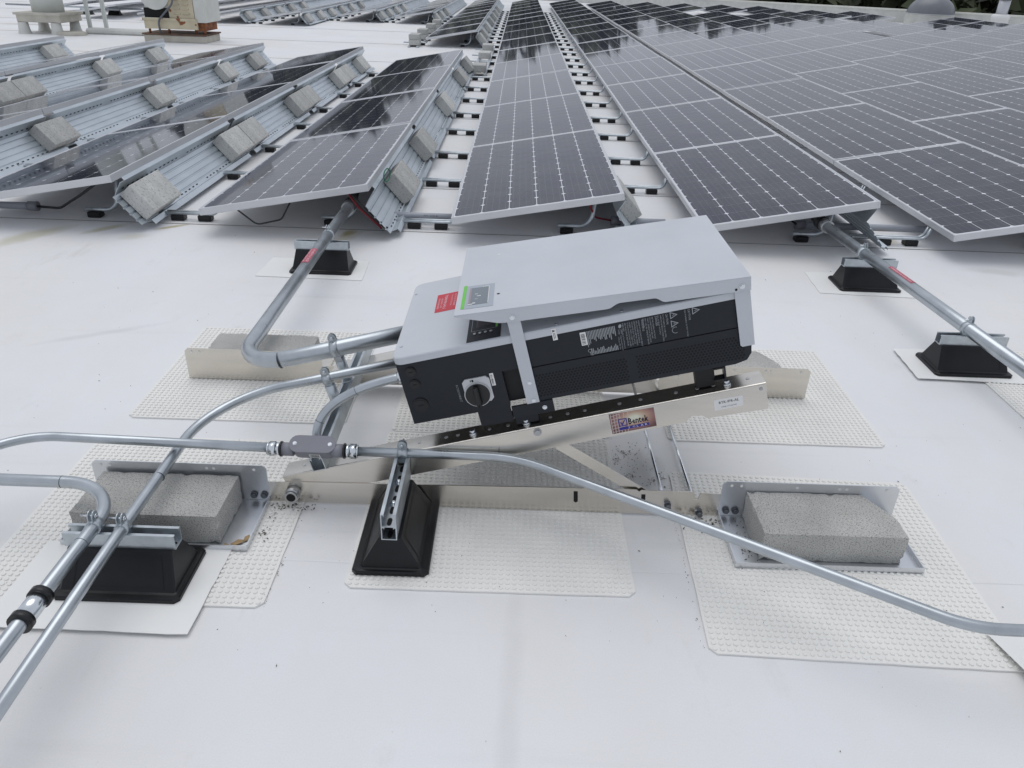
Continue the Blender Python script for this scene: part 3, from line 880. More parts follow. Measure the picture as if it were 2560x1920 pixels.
# dome and white vent by the far parapet
t = thing('skylight_dome', (14.7, 31.0, 0), 'grey domed skylight standing above the panels near the far parapet', 'skylight')
mb = MB(); mb.lathe([(.80, 0), (.80, .35), (.82, .36)], (14.7, 31.0, 0), 32); part('curb', mb, MT['curb'], t)
mb = MB(); mb.lathe([(.80*math.cos(a), .362+.62*math.sin(a)) for a in [PI/2*i/10*.98 for i in range(11)]], (14.7, 31.0, 0), 32); part('dome', mb, MT['dome'], t)
mb = MB(); mb.tube([(14.7+.81*math.cos(a), 31.0+.81*math.sin(a), .365) for a in [2*PI*i/32 for i in range(33)]], .018, 8, False); part('rim', mb, MT['dome_rim'], t)
t = thing('exhaust_vent', (16.3, 29.3, 0), 'white round exhaust vent with metal cap near the far parapet', 'roof vent')
mb = MB(); mb.lathe([(.27, 0), (.27, .33), (.29, .34), (.29, .44), (.22, .50)], (16.3, 29.3, 0), 20); part('base', mb, MT['label_white'], t)
mb = MB(); mb.lathe([(.18, .505), (.18, .95)], (16.3, 29.3, 0), 20); part('stack', mb, MT['silver'], t)
mb = MB(); mb.lathe([(.20, .952), (.21, .97), (.08, 1.06)], (16.3, 29.3, 0), 20); part('cap', mb, MT['vent_paint'], t)

# ------------------------------------------------------------------ walkway mats with raised studs
def stud_mesh(nx, ny, px, py):
    mb = MB(); r, h = .0064, .0034
    for i in range(nx):
        for j in range(ny):
            cx, cy = (i+.75)*px, (j+.75)*py
            vs = []
            for q in range(7):
                a = 2*PI*q/7
                vs.append((cx+r*math.cos(a), cy+r*math.sin(a), .0055))
            for q in range(7):
                a = 2*PI*q/7
                vs.append((cx+r*.84*math.cos(a), cy+r*.84*math.sin(a), .0055+h))
            mb.add(vs, [(q, (q+1) % 7, 7+(q+1) % 7, 7+q) for q in range(7)] + [tuple(range(7, 14))])
    return mb
MS = .765; NS = 42; SP = MS/(NS+.5)
ME_STUD = stud_mesh(NS, NS, SP, SP).mesh('studs', MT['mat'])
def mat_sheet(seed):
    rr = random.Random(seed); n = 16
    per = []
    cr = .018
    def side(a, b):
        return [(a[0]+(b[0]-a[0])*i/n, a[1]+(b[1]-a[1])*i/n) for i in range(n)]
    P = [(0, 0), (MS, 0), (MS, MS), (0, MS)]
    pts = []
    for i in range(4):
        a, b = P[i], P[(i+1) % 4]
        L_ = side(a, b)
        ux, uy = (b[0]-a[0])/MS, (b[1]-a[1])/MS
        L_[0] = (a[0]+ux*cr, a[1]+uy*cr)
        pts += L_ + [(b[0]-ux*cr, b[1]-uy*cr)]
    mb = MB(); mb.prism([(x+rr.uniform(-.0008, .0008), y+rr.uniform(-.0008, .0008)) for x, y in pts], lambda x, y: (x, y, .0008), lambda x, y: (x, y, .0056))
    return mb.mesh('sheet', MT['mat'])
mats = [(-1.336, 2.325, 0, 'bumpy cream rubber mat under the back left ballast tray'),
        (-1.365, 1.438, 0, 'bumpy cream rubber mat under the front left ballast tray'),
        (-.402, 2.288, 0, 'bumpy cream rubber mat on the roof below the inverter'),
        (-.412, 1.519, 0, 'bumpy cream rubber mat under the upright black pipe support'),
        (.566, 2.292, 0, 'bumpy cream rubber mat under the back right ballast tray'),
        (.507, 1.336, -2.0, 'bumpy cream rubber mat under the front right ballast tray'),
        (1.950, 2.36, 0, 'bumpy cream rubber mat at the right edge beside the rear conduit')]
for i, (x, y, a, lab) in enumerate(mats):
    t = thing('walkway_mat', (x, y, 0), lab, 'rubber mat', 'studded walkway mats around the inverter stand')
    t.rotation_euler = (0, 0, R(a))
    obj('sheet', mat_sheet(i), t)
    s = obj('studs', ME_STUD, t); s['kind'] = 'stuff'

# thin membrane slip sheets
def slip(pts, z, lab, curl=None):
    mb = MB()
    n = 10; top = []
    k = len(pts); out = []
    rr = random.Random(len(lab))
    for i in range(k):
        a, b = pts[i], pts[(i+1) % k]
        for j in range(n):
            out.append((a[0]+(b[0]-a[0])*j/n + rr.uniform(-.002, .002), a[1]+(b[1]-a[1])*j/n+rr.uniform(-.002, .002)))
    mb.prism(out, lambda x, y: (x, y, z), lambda x, y: (x, y, z+.0022))
    c = (sum(p[0] for p in pts)/k, sum(p[1] for p in pts)/k, 0)
    return single('slip_sheet', mb, MT['slip'], c, lab, 'membrane sheet', 'pale membrane slip sheets under the pipe supports')
slip([(-1.315, 3.735), (-.765, 3.722), (-.775, 4.01), (-1.30, 4.02)], .0012, 'pale membrane patch under the black support nearest the left row')
slip([(1.596, 3.770), (2.12, 3.745), (2.14, 4.09), (1.617, 4.085)], .0012, 'pale membrane patch under the far black support of the right conduit')
slip([(1.675, 2.822), (2.16, 2.80), (2.16, 3.115), (1.692, 3.10)], .009, 'pale membrane patch under the near black support of the right conduit')
slip([(-1.255, 1.342), (-.747, 1.336), (-.742, 1.652), (-1.246, 1.655)], .0090, 'pale membrane patch under the front left black support')
mb = MB(); vs = []; n = 14
for i in range(n+1):
    s = i/n
    for j in range(9):
        q = j/8
        x = 1.215 + s*.30 + q*.02; y = 1.425 - q*.30 - s*.02
        z = .010 + .030*math.exp(-(s*6)**2)*(.15+q)*.9
        vs.append((x + .03*q*(1-s), y, z))
mb.add(vs, [(i*9+j, (i+1)*9+j, (i+1)*9+j+1, i*9+j+1) for i in range(n) for j in range(8)], True)
single('slip_sheet', mb, MT['slip'], (1.3, 1.3, 0), 'curled membrane patch at the right edge on the front mat', 'membrane sheet', 'pale membrane slip sheets under the pipe supports')

# ------------------------------------------------------------------ inverter rack
BA = R(15.1)
def TB(u, y, n): return (u*math.cos(BA)-n*math.sin(BA), y, u*math.sin(BA)+n*math.cos(BA))
YF, YB = 1.870, 2.615
rack = thing('inverter_rack', (0, 2.24, 0), 'bright aluminium inverter stand of sloped beams on base rails', 'inverter stand')
def beam(yw, s, lab):
    """s=+1: web at yw, flange runs to +y"""
    mb = MB()
    web = [(-.608, .262), (.800, .262), (.800, .181), (.632, .188), (.618, .200), (.590, .204), (.582, .200), (.572, .188), (-.36, .186), (-.60, .189)]
    web = [(u, n) for u, n in web]
    t0 = .003
    mb.prism(web, lambda u, n: TB(u, yw, n), lambda u, n: TB(u, yw+s*t0, n))
    # rounded bend and top flange
    bend = [(0, .2625), (.0012, .2645), (.003, .2655), (.072, .2655), (.072, .2625), (.0032, .2620)]
    mb.prism(bend, lambda a, n: TB(-.608, yw+s*a, n), lambda a, n: TB(.800, yw+s*a, n))
    return part('sloped_beam', mb, MT['alu'], rack)
b1 = beam(YF, 1, ''); b2 = beam(YB, -1, '')
# bolt holes with rings and bolts on the flange
mb = MB()
for u in (-.243, -.192, -.11, -.075, .02, .075, .118, .20, .30, .40, .46, .56, .62, .665, .76, .25, -.55):
    c = Vector(TB(u, YF+.040, .2657))
    nn = Vector(TB(0, 0, 1)); a = Vector(TB(1, 0, 0)); b = Vector((0, 1, 0))
    ring = [c + a*(.0055*math.cos(q)) + b*(.0055*math.sin(q)) for q in [2*PI*i/10 for i in range(10)]]
    mb.add(ring + [p + nn*.0008 for p in ring], [(i, (i+1) % 10, 10+(i+1) % 10, 10+i) for i in range(10)] + [tuple(range(10, 20))])
part('rivets', mb, MT['silver'], b1, kind='stuff')
def bolt(c, axis, r, h, parent, mat='steel_bolt', name='bolt'):
    c = Vector(c); ax = Vector(axis).normalized()
    mb = MB(); mb.cyl(c, c+ax*(h*.35), r*1.35, 12); mb.cyl(c+ax*(h*.35), c+ax*h, r, 6)
    return part(name, mb, MT[mat], parent)
NB = TB(0, 0, 1)
for u in (-.028, .130, .700): bolt(TB(u, YF+.030, .2656), NB, .0085, .014, rack, 'zinc')
bolt(TB(.158, YF, .249), (0, -1, 0), .009, .007, rack)
bolt(TB(.785, YF, .249), (0, -1, 0), .004, .003, rack)
# base rails
for yw, s in ((YF-.0035, 1), (YB+.0035, -1)):
    mb = MB()
    P = [(-.702, .009), (.648, .009), (.648, .088), (.58, .092), (.573, .066), (.566, .066), (.560, .093), (.405, .094), (.398, .088), (.39, .094), (.305, .095), (-.70, .080)]
    mb.prism(P, lambda x, z: (x, yw, z), lambda x, z: (x, yw+s*.003, z))
    rl = part('base_rail', mb, MT['alu'], rack)
    if s == 1:
        for x, z in ((.212, .064), (.413, .061)):
            mb = MB(); mb.prism([(x-.006, z-.018), (x+.001, z-.023), (x+.007, z-.018), (x+.004, z+.018), (x-.008, z+.018)], lambda a, b: (a, yw-.0006, b), lambda a, b: (a, yw+.0005, b)); part('slot', mb, MT['hole'], rl)
        for x, z in ((.486, .046), (.583, .022)): bolt((x, yw, z), (0, -1, 0), .008, .020, rack, 'bolt_dark', 'nut')
        bolt((-.627, yw-.0005, .047), (0, -1, 0), .008, .004, rack, 'steel_bolt')
# round bushing at the left end of the beam
mb = MB(); mb.cyl((-.627, YF-.004, .048), (-.627, YF-.030, .048), .0215, 18); mb.cyl((-.627, YF-.0302, .048), (-.627, YF-.036, .048), .0185, 18)
bs = part('bushing', mb, MT['steel_bolt'], rack)
mb = MB(); mb.cyl((-.627, YF-.0362, .048), (-.627, YF-.0368, .048), .0135, 16); part('bore', mb, MT['hole'], bs)
# threaded rods
for x, z in ((.478, .046), (.577, .024)):
    mb = MB(); mb.tube([(x, YF-.006, z), (x, YB+.01, z)], .0055, 10); part('tie_rod', mb, MT['zinc'], rack)
# flat braces
for y in (YF+.006, YB-.009):
    mb = MB(); a, b = Vector((.150, .238)), Vector((.435, .060)); dd = (b-a).normalized(); pp = Vector((-dd.y, dd.x))*.016
    mb.prism([a+pp, b+pp, b-pp, a-pp], lambda x, z: (x, y, z), lambda x, z: (x, y+.003, z)); part('brace', mb, MT['alu'], rack)
# ballast trays
def ballast_tray(x0, x1, yp, s, mat):
    """plate at yp; tray runs to yp+s*.225"""
    mb = MB(); c = .012
    P = [(x0, .010), (x1, .010), (x1, .136-c), (x1-c, .136), (x0+c, .136), (x0, .136-c)]
    mb.prism(P, lambda x, z: (x, yp, z), lambda x, z: (x, yp-s*.003, z))
    t = part('ballast_tray', mb, MT[mat], rack)
    mb = MB(); ya, yb = yp+s*.001, yp+s*.225
    mb.box((x0, min(ya, yb), .0095), (x1, max(ya, yb), .0125))
    e = .013
    mb.prism([(0, .0126), (0, .0126+e), (-.003, .0126+e), (-.003, .0126)], lambda a, z: (x0, yb+s*a, z), lambda a, z: (x1, yb+s*a, z))
    for x in (x0, x1-.003): mb.box((x, min(yp+s*.004, yb-s*.004), .0127), (x+.003, max(yp+s*.004, yb-s*.004), .0126+e))
    part('tray_floor', mb, MT[mat], t)
    mb = MB()
    w_ = x1-x0
    for fx in (.05, .105, .42, .66, .70, .93):
        x = x0+fx*w_
        for yy in (yp+s*.0012, yp-s*.0042):
            mb.prism([(x+.0048*math.cos(q), .122+.0048*math.sin(q)) for q in [2*PI*i/10 for i in range(10)]], lambda a, z: (a, yy, z), lambda a, z: (a, yy+.0004, z))
    part('punched_hole', mb, MT['label_white'], t)
    return t
tray_fl = ballast_tray(-1.210, -.700, YF-.004, -1, 'alu_sky_tint')
tray_fr = ballast_tray(.640, 1.160, YF-.004, -1, 'alu_sky_tint')
tray_bl = ballast_tray(-1.226, -.71, YB+.004, 1, 'alu')
tray_br = ballast_tray(.65, 1.144, YB+.004, 1, 'alu')
for x in (-.745, -.715): bolt((x, YF-.0075, .033), (0, -1, 0), .008, .008, tray_fl, 'bolt_dark')
for x in (.662, .69): bolt((x, YF-.0075, .033), (0, -1, 0), .008, .008, tray_fr, 'bolt_dark')
# strut channel across the beams
def channel_profile(w_=.041, h=.041, t=.0028, lip=.009):
    a = w_/2
    return [(-a, 0), (a, 0), (a, h), (a-lip, h), (a-lip, h-.006), (a-lip+t*.6, h-.006), (a-lip+t*.6, h-t), (a-t, h-t), (a-t, t), (-a+t, t), (-a+t, h-t), (-a+lip-t*.6, h-t), (-a+lip-t*.6, h-.006), (-a+lip, h-.006), (-a+lip, h), (-a, h)]
mb = MB(); U0 = -.489
mb.prism(channel_profile(), lambda a, h: TB(U0+a, 1.862, .2660+h), lambda a, h: TB(U0+a, 2.66, .2660+h))
sc = part('strut_channel', mb, MT['galv'], rack)
# stickers on the front beam
def TS(u, n): return TB(u, YF-.0007, n)
def TS2(u, n): return TB(u, YF-.0011, n)
def TS3(u, n): return TB(u, YF-.0015, n)
mb = MB(); mb.prism([(.364, .195), (.490, .195), (.490, .2565), (.364, .2605)], lambda u, n: TB(u, YF-.0006, n), lambda u, n: TB(u, YF-.0001, n))
stk = part('logo_sticker', mb, MT['bentek_bg'], b1)
mb = MB()
lat = []
for i in range(7):
    a0 = R(200+i*18)
    for q in (0, 1):
        pass
for i in range(6):
    u = .366+i*.0085
    mb.add([TS(u, .196), TS(u+.002, .196), TS(u+.002-.012+i*.004, .258), TS(u-.012+i*.004, .258)] if i > 2 else [TS(u, .196), TS(u+.002, .196), TS(u+.003, .259), TS(u+.001, .259)], [(0, 1, 2, 3)])
for j in range(6):
    n_ = .199+j*.0105
    mb.add([TB(.366, YF-.0009, n_), TB(.404-.002*j, YF-.0009, n_+.004), TB(.404-.002*j, YF-.0009, n_+.006), TB(.366, YF-.0009, n_+.002)], [(0, 1, 2, 3)])
part('printed_grid', mb, MT['bentek_grid'], stk)
mb = MB()
mb.add([TS2(.386, .203), TS2(.470, .203), TS2(.470, .212), TS2(.386, .212)], [(0, 1, 2, 3)])
# check-mark box
for (a, b, c, d_) in ((.386, .215, .411, .218), (.386, .237, .411, .240), (.386, .2182, .389, .2368), (.408, .2182, .411, .2368)):
    mb.add([TS2(a, b), TS2(c, b), TS2(c, d_), TS2(a, d_)], [(0, 1, 2, 3)])
mb.add([TS2(.391, .228), TS2(.3945, .2185), TS2(.3965, .2185), TS2(.4075, .2355), TS2(.4045, .2355), TS2(.3958, .2245), TS2(.3935, .230)], [(0, 1, 2, 3, 4, 5, 6)])
for ox, oy in ((0, 0), (.0007, 0), (0, .0006), (.0007, .0006)): text_on(mb, 'Bentek', .029, lambda x, y: TS2(.4125+ox+x, .217+oy+y), fit=.057)
part('printed_logo', mb, MT['bentek_blue'], stk)
mb = MB()
for i, ch in enumerate('SOLAR'): text_on(mb, ch, .0095, lambda x, y, i=i: TS3(.411+i*.0118+x*1.2, .2045+y))
part('printed_text', mb, MT['label_white'], stk)
mb = MB(); mb.prism([(.655, .208), (.734, .208), (.734, .2405), (.655, .2415)], lambda u, n: TB(u, YF-.0006, n), lambda u, n: TB(u, YF-.0001, n))
stk2 = part('serial_label', mb, MT['label_white'], b1)
mb = MB()
for dx in (0, .0004): text_on(mb, 'BTK-IPR-AL', .0115, lambda x, y: TS(.667+dx+x, .2265+y), fit=.056)
text_on(mb, 'S/N# 17162043', .0068, lambda x, y: TS(.673+x, .2135+y), fit=.042)
part('printed_text', mb, MT['label_black'], stk2)

# ballast blocks in the four trays
def rough_box(lo, hi, cut, seed, T=None, nx=26, ny=13, nz=7, cutc=None):
    rr = random.Random(seed); mb = MB(); idx = {}; vs = []; fs = []
    N = (nx, ny, nz)
    def vid(i, j, k):
        if (i, j, k) not in idx:
            f = [i/nx, j/ny, k/nz]
            e = sum(1 for q, n_ in zip((i, j, k), N) if q in (0, n_))
            p = [lo[a] + (hi[a]-lo[a])*f[a] for a in range(3)]
            if e >= 2:
                d_ = abs(rr.gauss(0, cut)) + (cut*3 if rr.random() < .05 else 0)
                for a, (q, n_) in enumerate(zip((i, j, k), N)):
                    if q == 0: p[a] += d_*.7
                    elif q == n_: p[a] -= d_*.7
            else:
                for a, (q, n_) in enumerate(zip((i, j, k), N)):
                    if q == 0: p[a] += abs(rr.gauss(0, cut*.16))
                    elif q == n_: p[a] -= abs(rr.gauss(0, cut*.16))
            if cutc:
                q = (p[0]-lo[0]) - (hi[0]-lo[0]-cutc*.55) + ((p[1]-lo[1]) - (hi[1]-lo[1]-cutc))*.55
                if q > 0: p[0] -= q*.75; p[1] -= q*.40
            idx[(i, j, k)] = len(vs); vs.append(tuple(T(*p)) if T else tuple(p))
        return idx[(i, j, k)]
    for i in range(nx):
        for j in range(ny):
            fs.append((vid(i, j, nz), vid(i+1, j, nz), vid(i+1, j+1, nz), vid(i, j+1, nz))); fs.append((vid(i, j, 0), vid(i, j+1, 0), vid(i+1, j+1, 0), vid(i+1, j, 0)))
    for i in range(nx):
        for k in range(nz):
            fs.append((vid(i, 0, k), vid(i+1, 0, k), vid(i+1, 0, k+1), vid(i, 0, k+1))); fs.append((vid(i, ny, k), vid(i, ny, k+1), vid(i+1, ny, k+1), vid(i+1, ny, k)))
    for j in range(ny):
        for k in range(nz):
            fs.append((vid(0, j, k), vid(0, j, k+1), vid(0, j+1, k+1), vid(0, j+1, k))); fs.append((vid(nx, j, k), vid(nx, j+1, k), vid(nx, j+1, k+1), vid(nx, j, k+1)))
    mb.add(vs, fs); return mb
def big_block(x0, y0, z, lab, cut=None):
    mb = rough_box((x0, y0, z), (x0+BL, y0+BW, z+BT), .0016, int(abs(x0)*1000), cutc=cut)
    return single('ballast_block', mb, MT['concrete'], (x0, y0, z), lab, 'concrete block', 'concrete blocks in the inverter stand trays')
big_block(-1.176, 1.663, .0135, 'speckled concrete block in the front left tray, crossed by a conduit')
big_block(.712, 1.670, .0135, 'speckled concrete block with a chipped corner in the front right tray', .055)
big_block(-1.165, 2.632, .0135, 'concrete block in the back left tray behind the big conduit bend')
big_block(.640+.02, 2.632, .0135, 'concrete block in the back right tray behind the inverter', .055)

# ------------------------------------------------------------------ inverter
IA = R(14.5)
def TI(u, y, n): return (u*math.cos(IA)-n*math.sin(IA), y, u*math.sin(IA)+n*math.cos(IA))
YI = 1.892
inv = thing('inverter', (.2, 2.15, .27), 'grey and charcoal string inverter with a raised shade cover on the sloped stand', 'inverter')
NI = Vector(TI(0, 0, 1)); UI = Vector(TI(1, 0, 0))
def PI_(poly, y0, y1): return MB().prism(poly, lambda u, n: TI(u, y0, n), lambda u, n: TI(u, y1, n))
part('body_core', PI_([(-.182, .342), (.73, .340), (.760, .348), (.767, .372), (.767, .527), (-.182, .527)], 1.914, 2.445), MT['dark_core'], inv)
part('wire_box_side', PI_([(-.186, .338), (.096, .3365), (.096, .450), (.145, .450), (.145, .5285), (-.184, .5285)], YI, 1.9138), MT['dark_paint'], inv)
up = part('upper_side_panel', PI_([(.146, .4455), (.772, .4455), (.772, .5285), (.146, .5285)], YI, 1.9138), MT['dark_paint'], inv)
lp = part('grille_panel', PI_([(.146, .337), (.725, .336), (.757, .343), (.770, .362), (.772, .385), (.772, .4425), (.146, .4425)], YI, 1.9138), MT['dark_paint'], inv)
mb = MB(); px, py = .00935, .0080
def hexhole(u, n):
    mb.add([TI(u+.0034*math.cos(q), YI-.0004, n+.0034*math.sin(q)) for q in [PI/6+2*PI*i/6 for i in range(6)]], [(0, 1, 2, 3, 4, 5)])
for (ua, ub) in ((.187, .438), (.465, .752)):
    for j in range(9):
        n_ = .352 + j*py
        u = ua + (px/2 if j % 2 else 0)
        while u < ub:
            if not (ub > .7 and u > .735 - .0 and n_ > .40): hexhole(u, n_)
            u += px
part('grille_holes', mb, MT['hole'], lp, kind='stuff')
# lid over the whole front
def rounded(u0, u1, y0, y1, r):
    P = []
    for (cx, cy, a0) in ((u0+r, y0+r, PI), (u1-.004, y0+.004, 1.5*PI), (u1-.004, y1-.004, 0), (u0+r, y1-r, .5*PI)):
        rr = r if cx < u0+r+.001 else .004
        for i in range(6): P.append((cx+rr*math.cos(a0+PI/2*i/5), cy+rr*math.sin(a0+PI/2*i/5)))
    return P
lid = MB()
Plid = rounded(-.190, .776, YI-.003, 2.452, .028)
Pin = rounded(-.1875, .7735, YI-.0005, 2.4495, .026)
nP = len(Plid)
vs = [TI(u, y, .5295) for u, y in Plid] + [TI(u, y, .5485) for u, y in Plid] + [TI(u, y, .5512) for u, y in Pin]
fs = [tuple(range(nP))[::-1], tuple(range(2*nP, 3*nP))]
for b0 in (0, nP):
    fs += [(b0+i, b0+(i+1) % nP, b0+nP+(i+1) % nP, b0+nP+i) for i in range(nP)]
lid.add(vs, fs)
lidp = part('front_cover', lid, MT['grey_paint'], inv)
mb = MB()
for u, y in ((-.178, 2.358), (-.172, 1.962), (.27, 1.905), (.447, 1.905), (.70, 1.905)):
    c = Vector(TI(u, y, .5513)); mb.cyl(c, c+NI*.0022, .0045, 10)
part('screws', mb, MT['zinc'], lidp, kind='stuff')
# red warning label on the cover
def TL_(u, y, n=.5522): return TI(u, y, n)
mb = MB(); mb.prism([(-.096, 2.163), (-.004, 2.163), (-.004, 2.306), (-.099, 2.306)], lambda u, y: TI(u, y, .5514), lambda u, y: TI(u, y, .5521))
red = part('warning_label', mb, MT['red'], inv)
mb = MB()
for u, s, h, yt, wd in ((-.022, 'WARNING', .012, 2.285, .09), (-.040, 'ELECTRIC SHOCK HAZARD', .0075, 2.288, .095), (-.051, 'DO NOT TOUCH', .0075, 2.285, .085),
                       (-.072, 'TERMINALS', .0125, 2.292, .112), (-.082, 'LINE AND LOAD', .0075, 2.272, .080), (-.0915, 'MAY BE ENERGIZED', .0075, 2.272, .085)):
    text_on(mb, s, h, lambda x, y, u=u, yt=yt: TI(u+y, yt-x, .5525), fit=wd)
part('printed_text', mb, MT['pink_print'], red)
# display under the shade
mb = MB(); mb.prism([(.021, 1.899), (.116, 1.899), (.116, 2.10), (.021, 2.10)], lambda u, y: TI(u, y, .5514), lambda u, y: TI(u, y, .5524))
dsp = part('display_panel', mb, MT['dark_paint'], inv)
mb = MB()
for (a, b, c, d_) in ((.031, 1.963, .104, 1.9645), (.031, 2.09, .104, 2.0915), (.031, 1.9646, .0322, 2.0899), (.1028, 1.9646, .104, 2.0899)):
    mb.add([TI(a, b, .5527), TI(c, b, .5527), TI(c, d_, .5527), TI(a, d_, .5527)], [(0, 1, 2, 3)])
part('screen_border', mb, MT['window_tint'], dsp)
mb = MB(); mb.add([TI(.045, 1.985, .5526), TI(.085, 1.985, .5526), TI(.085, 2.08, .5526), TI(.045, 2.08, .5526)], [(0, 1, 2, 3)]); part('screen', mb, MT['screen_dark'], dsp)
mb = MB(); mb.add([TI(.1005, 1.968, .5529), TI(.107, 1.968, .5529), TI(.107, 2.09, .5529), TI(.1005, 2.09, .5529)], [(0, 1, 2, 3)]); part('green_strip', mb, MT['green'], dsp)
for i in range(4):
    c = Vector(TI(.042+i*.0155, 1.944, .5525)); mb = MB(); mb.cyl(c, c+NI*.0025, .0042, 10); part('button', mb, MT['silver'], dsp)
# knockout plugs on the wire box
def disc(mb, u, n, r, y0, y1, seg=24): mb.prism([(u+r*math.cos(q), n+r*math.sin(q)) for q in [2*PI*i/seg for i in range(seg)]], lambda a, b: TI(a, y0, b), lambda a, b: TI(a, y1, b))
for u, n_, r in ((-.149, .503, .0145), (-.148, .463, .0145), (-.150, .396, .0215)):
    mb = MB(); disc(mb, u, n_, r, YI-.0001, YI-.004); disc(mb, u, n_, r*.80, YI-.0041, YI-.0055)
    pg = part('knockout_plug', mb, MT['black'], inv)
    mb = MB(); mb.box((u-r*.4, YI-.0062, n_-.0012), (u+r*.4, YI-.0056, n_+.0012), T=TI); part('slot', mb, MT['hole'], pg)
# ac disconnect switch
mb = MB(); a, b, c, d_ = -.019, .058, .369, .448; k = .009
Psw = [(a+k, c), (b-k, c), (b, c+k), (b, d_-k), (b-k, d_), (a+k, d_), (a, d_-k), (a, c+k)]
mb.prism(Psw, lambda u, n: TI(u, YI-.0002, n), lambda u, n: TI(u, YI-.005, n))
sw = part('disconnect_switch', mb, MT['silver'], inv)
mb = MB(); disc(mb, .016, .397, .0375, YI-.0051, YI-.009, 32); part('ring', mb, MT['silver'], sw)
mb = MB(); disc(mb, .016, .397, .0345, YI-.0091, YI-.012, 32)
T2 = lambda u, y, n: TI(u, y, n)
mb.cbox((.009, YI-.034, .367), (.023, YI-.0121, .427), .003, T=T2); part('dial', mb, MT['black'], sw)
mb = MB(); mb.add([TI(.014, YI-.0345, .371), TI(.018, YI-.0345, .371), TI(.018, YI-.0345, .377), TI(.014, YI-.0345, .377)], [(0, 1, 2, 3)])
mb.add([TI(.004, YI-.0054, .438), TI(.0065, YI-.0054, .438), TI(.0065, YI-.0054, .4445), TI(.004, YI-.0054, .4445)], [(0, 1, 2, 3)])
mb.add([TI(.0085, YI-.0054, .437), TI(.013, YI-.0054, .437), TI(.014, YI-.0054, .441), TI(.013, YI-.0054, .4445), TI(.0085, YI-.0054, .4445)], [(0, 1, 2, 3, 4)])
part('switch_mark', mb, MT['hole'], sw)
# barcode labels
def barcode(u0, u1, n0, n1, y, parent, seed):
    mb = MB(); mb.prism([(u0, n0), (u1, n0), (u1, n1), (u0, n1)], lambda u, n: TI(u, y, n), lambda u, n: TI(u, y-.0004, n)); p = part('barcode_label', mb, MT['label_white'], parent)
    rr = random.Random(seed); mb = MB(); n_ = n0+.003
    while n_ < n1-.004:
        h = rr.choice((.0005, .0009, .0014)); w0 = u0+.002
        mb.add([TI(w0, y-.0006, n_), TI(u1-.0035, y-.0006, n_), TI(u1-.0035, y-.0006, n_+h), TI(w0, y-.0006, n_+h)], [(0, 1, 2, 3)]); n_ += h+rr.choice((.0006, .001, .0015))
    part('printed_bars', mb, MT['label_black'], p)
barcode(.0605, .0715, .412, .451, YI-.0001, inv, 1)
barcode(.326, .342, .480, .519, YI-.0001, inv, 2)
# white warning tag at the cover edge
mb = MB(); mb.prism([(.2535, .5135), (.2665, .5135), (.2665, .548), (.2535, .548)], lambda u, n: TI(u, YI-.0036, n), lambda u, n: TI(u, YI-.0040, n)); wt = part('warning_tag', mb, MT['label_white'], inv)
mb = MB(); yy = YI-.0043
mb.add([TI(.2560, yy, .5445), TI(.2560, yy, .5375), TI(.2645, yy, .541)], [(0, 1, 2)])
mb.add([TI(.2570, yy, .5350), TI(.2570, yy, .517), TI(.2582, yy, .517), TI(.2582, yy, .5350)], [(0, 1, 2, 3)])
mb.add([TI(.2605, yy, .5350), TI(.2605, yy, .519), TI(.2617, yy, .519), TI(.2617, yy, .5350)], [(0, 1, 2, 3)])
part('printed_text', mb, MT['label_black'], wt)
# white print on the side panel; it reads downwards
mb = MB(); yy = YI-.0006
def vtext(s, size, u, n, fit=None): text_on(mb, s, size, lambda x, y: TI(u+y, yy, n-x), fit=fit)
vtext('CAUTION', .0085, .6155, .5265, .032)
vtext('RISK OF BURNING. DO NOT TOUCH', .0052, .6065, .5262, .0785)
vtext('CAUTION', .0085, .5565, .5255, .031)
for i, (s, f) in enumerate((('DO NOT REMOVE COVER UNTIL', .068), ('5 MINUTES AFTER DISCONNECTING', .078), ('ALL SOURCES OF SUPPLY', .057))): vtext(s, .0052, .5485-i*.0066, .5250, f)
vtext('DANGER', .0085, .5285, .5245, .029)
for i, (s, f) in enumerate((('BEFORE OPENING THE DEVICE', .064), ('DISCONNECT FROM GRID AND', .063), ('THE PV GENERATOR. THE DEVICE', .073), ('MAY ONLY BE OPENED BY SERVICE', .078), ('PERSONNEL.', .028))): vtext(s, .0052, .5200-i*.0062, .5240, f)
vtext('WARNING', .0085, .4915, .5225, .034)
for i, (s, f) in enumerate((('HAZARDOUS VOLTAGE AND ENERGY', .078), ('WILL DISCHARGE BY DEVICE', .066), ('INDEPENDENTLY BEFORE OPENING', .072), ('THE DEVICE. ELECTRIC SHOCK', .067), ('HAZARD. THE DC CONDUCTORS', .070), ('OF THIS PHOTOVOLTAIC SYSTEM', .071), ('ARE UNGROUNDED AND MAY BE', .068), ('ENERGIZED', .024))): vtext(s, .0052, .4835-i*.0061, .5222, f)
vtext('CHINT', .0075, .4345, .5070, .016); vtext('POWER', .0060, .4275, .5070, .015)
for i, (s, f) in enumerate((('Grid Tied PV Inverter', .047), ('Utility Interactive Inverter', .047), ('3-Phase 480 Vac', .038))): vtext(s, .0046, .4375-i*.0062, .4930-i*.004, f)
rr = random.Random(9)
for i in range(19):
    u = .4185-i*.0041; L0 = rr.uniform(.020, .040)
    for (n0, ln) in ((.5195, L0), (.4560+rr.uniform(.0, .012), 0)):
        if ln == 0: ln = n0-.4475
        mb.add([TI(u, yy, n0), TI(u, yy, n0-ln), TI(u+.0021, yy, n0-ln), TI(u+.0021, yy, n0)], [(0, 1, 2, 3)])
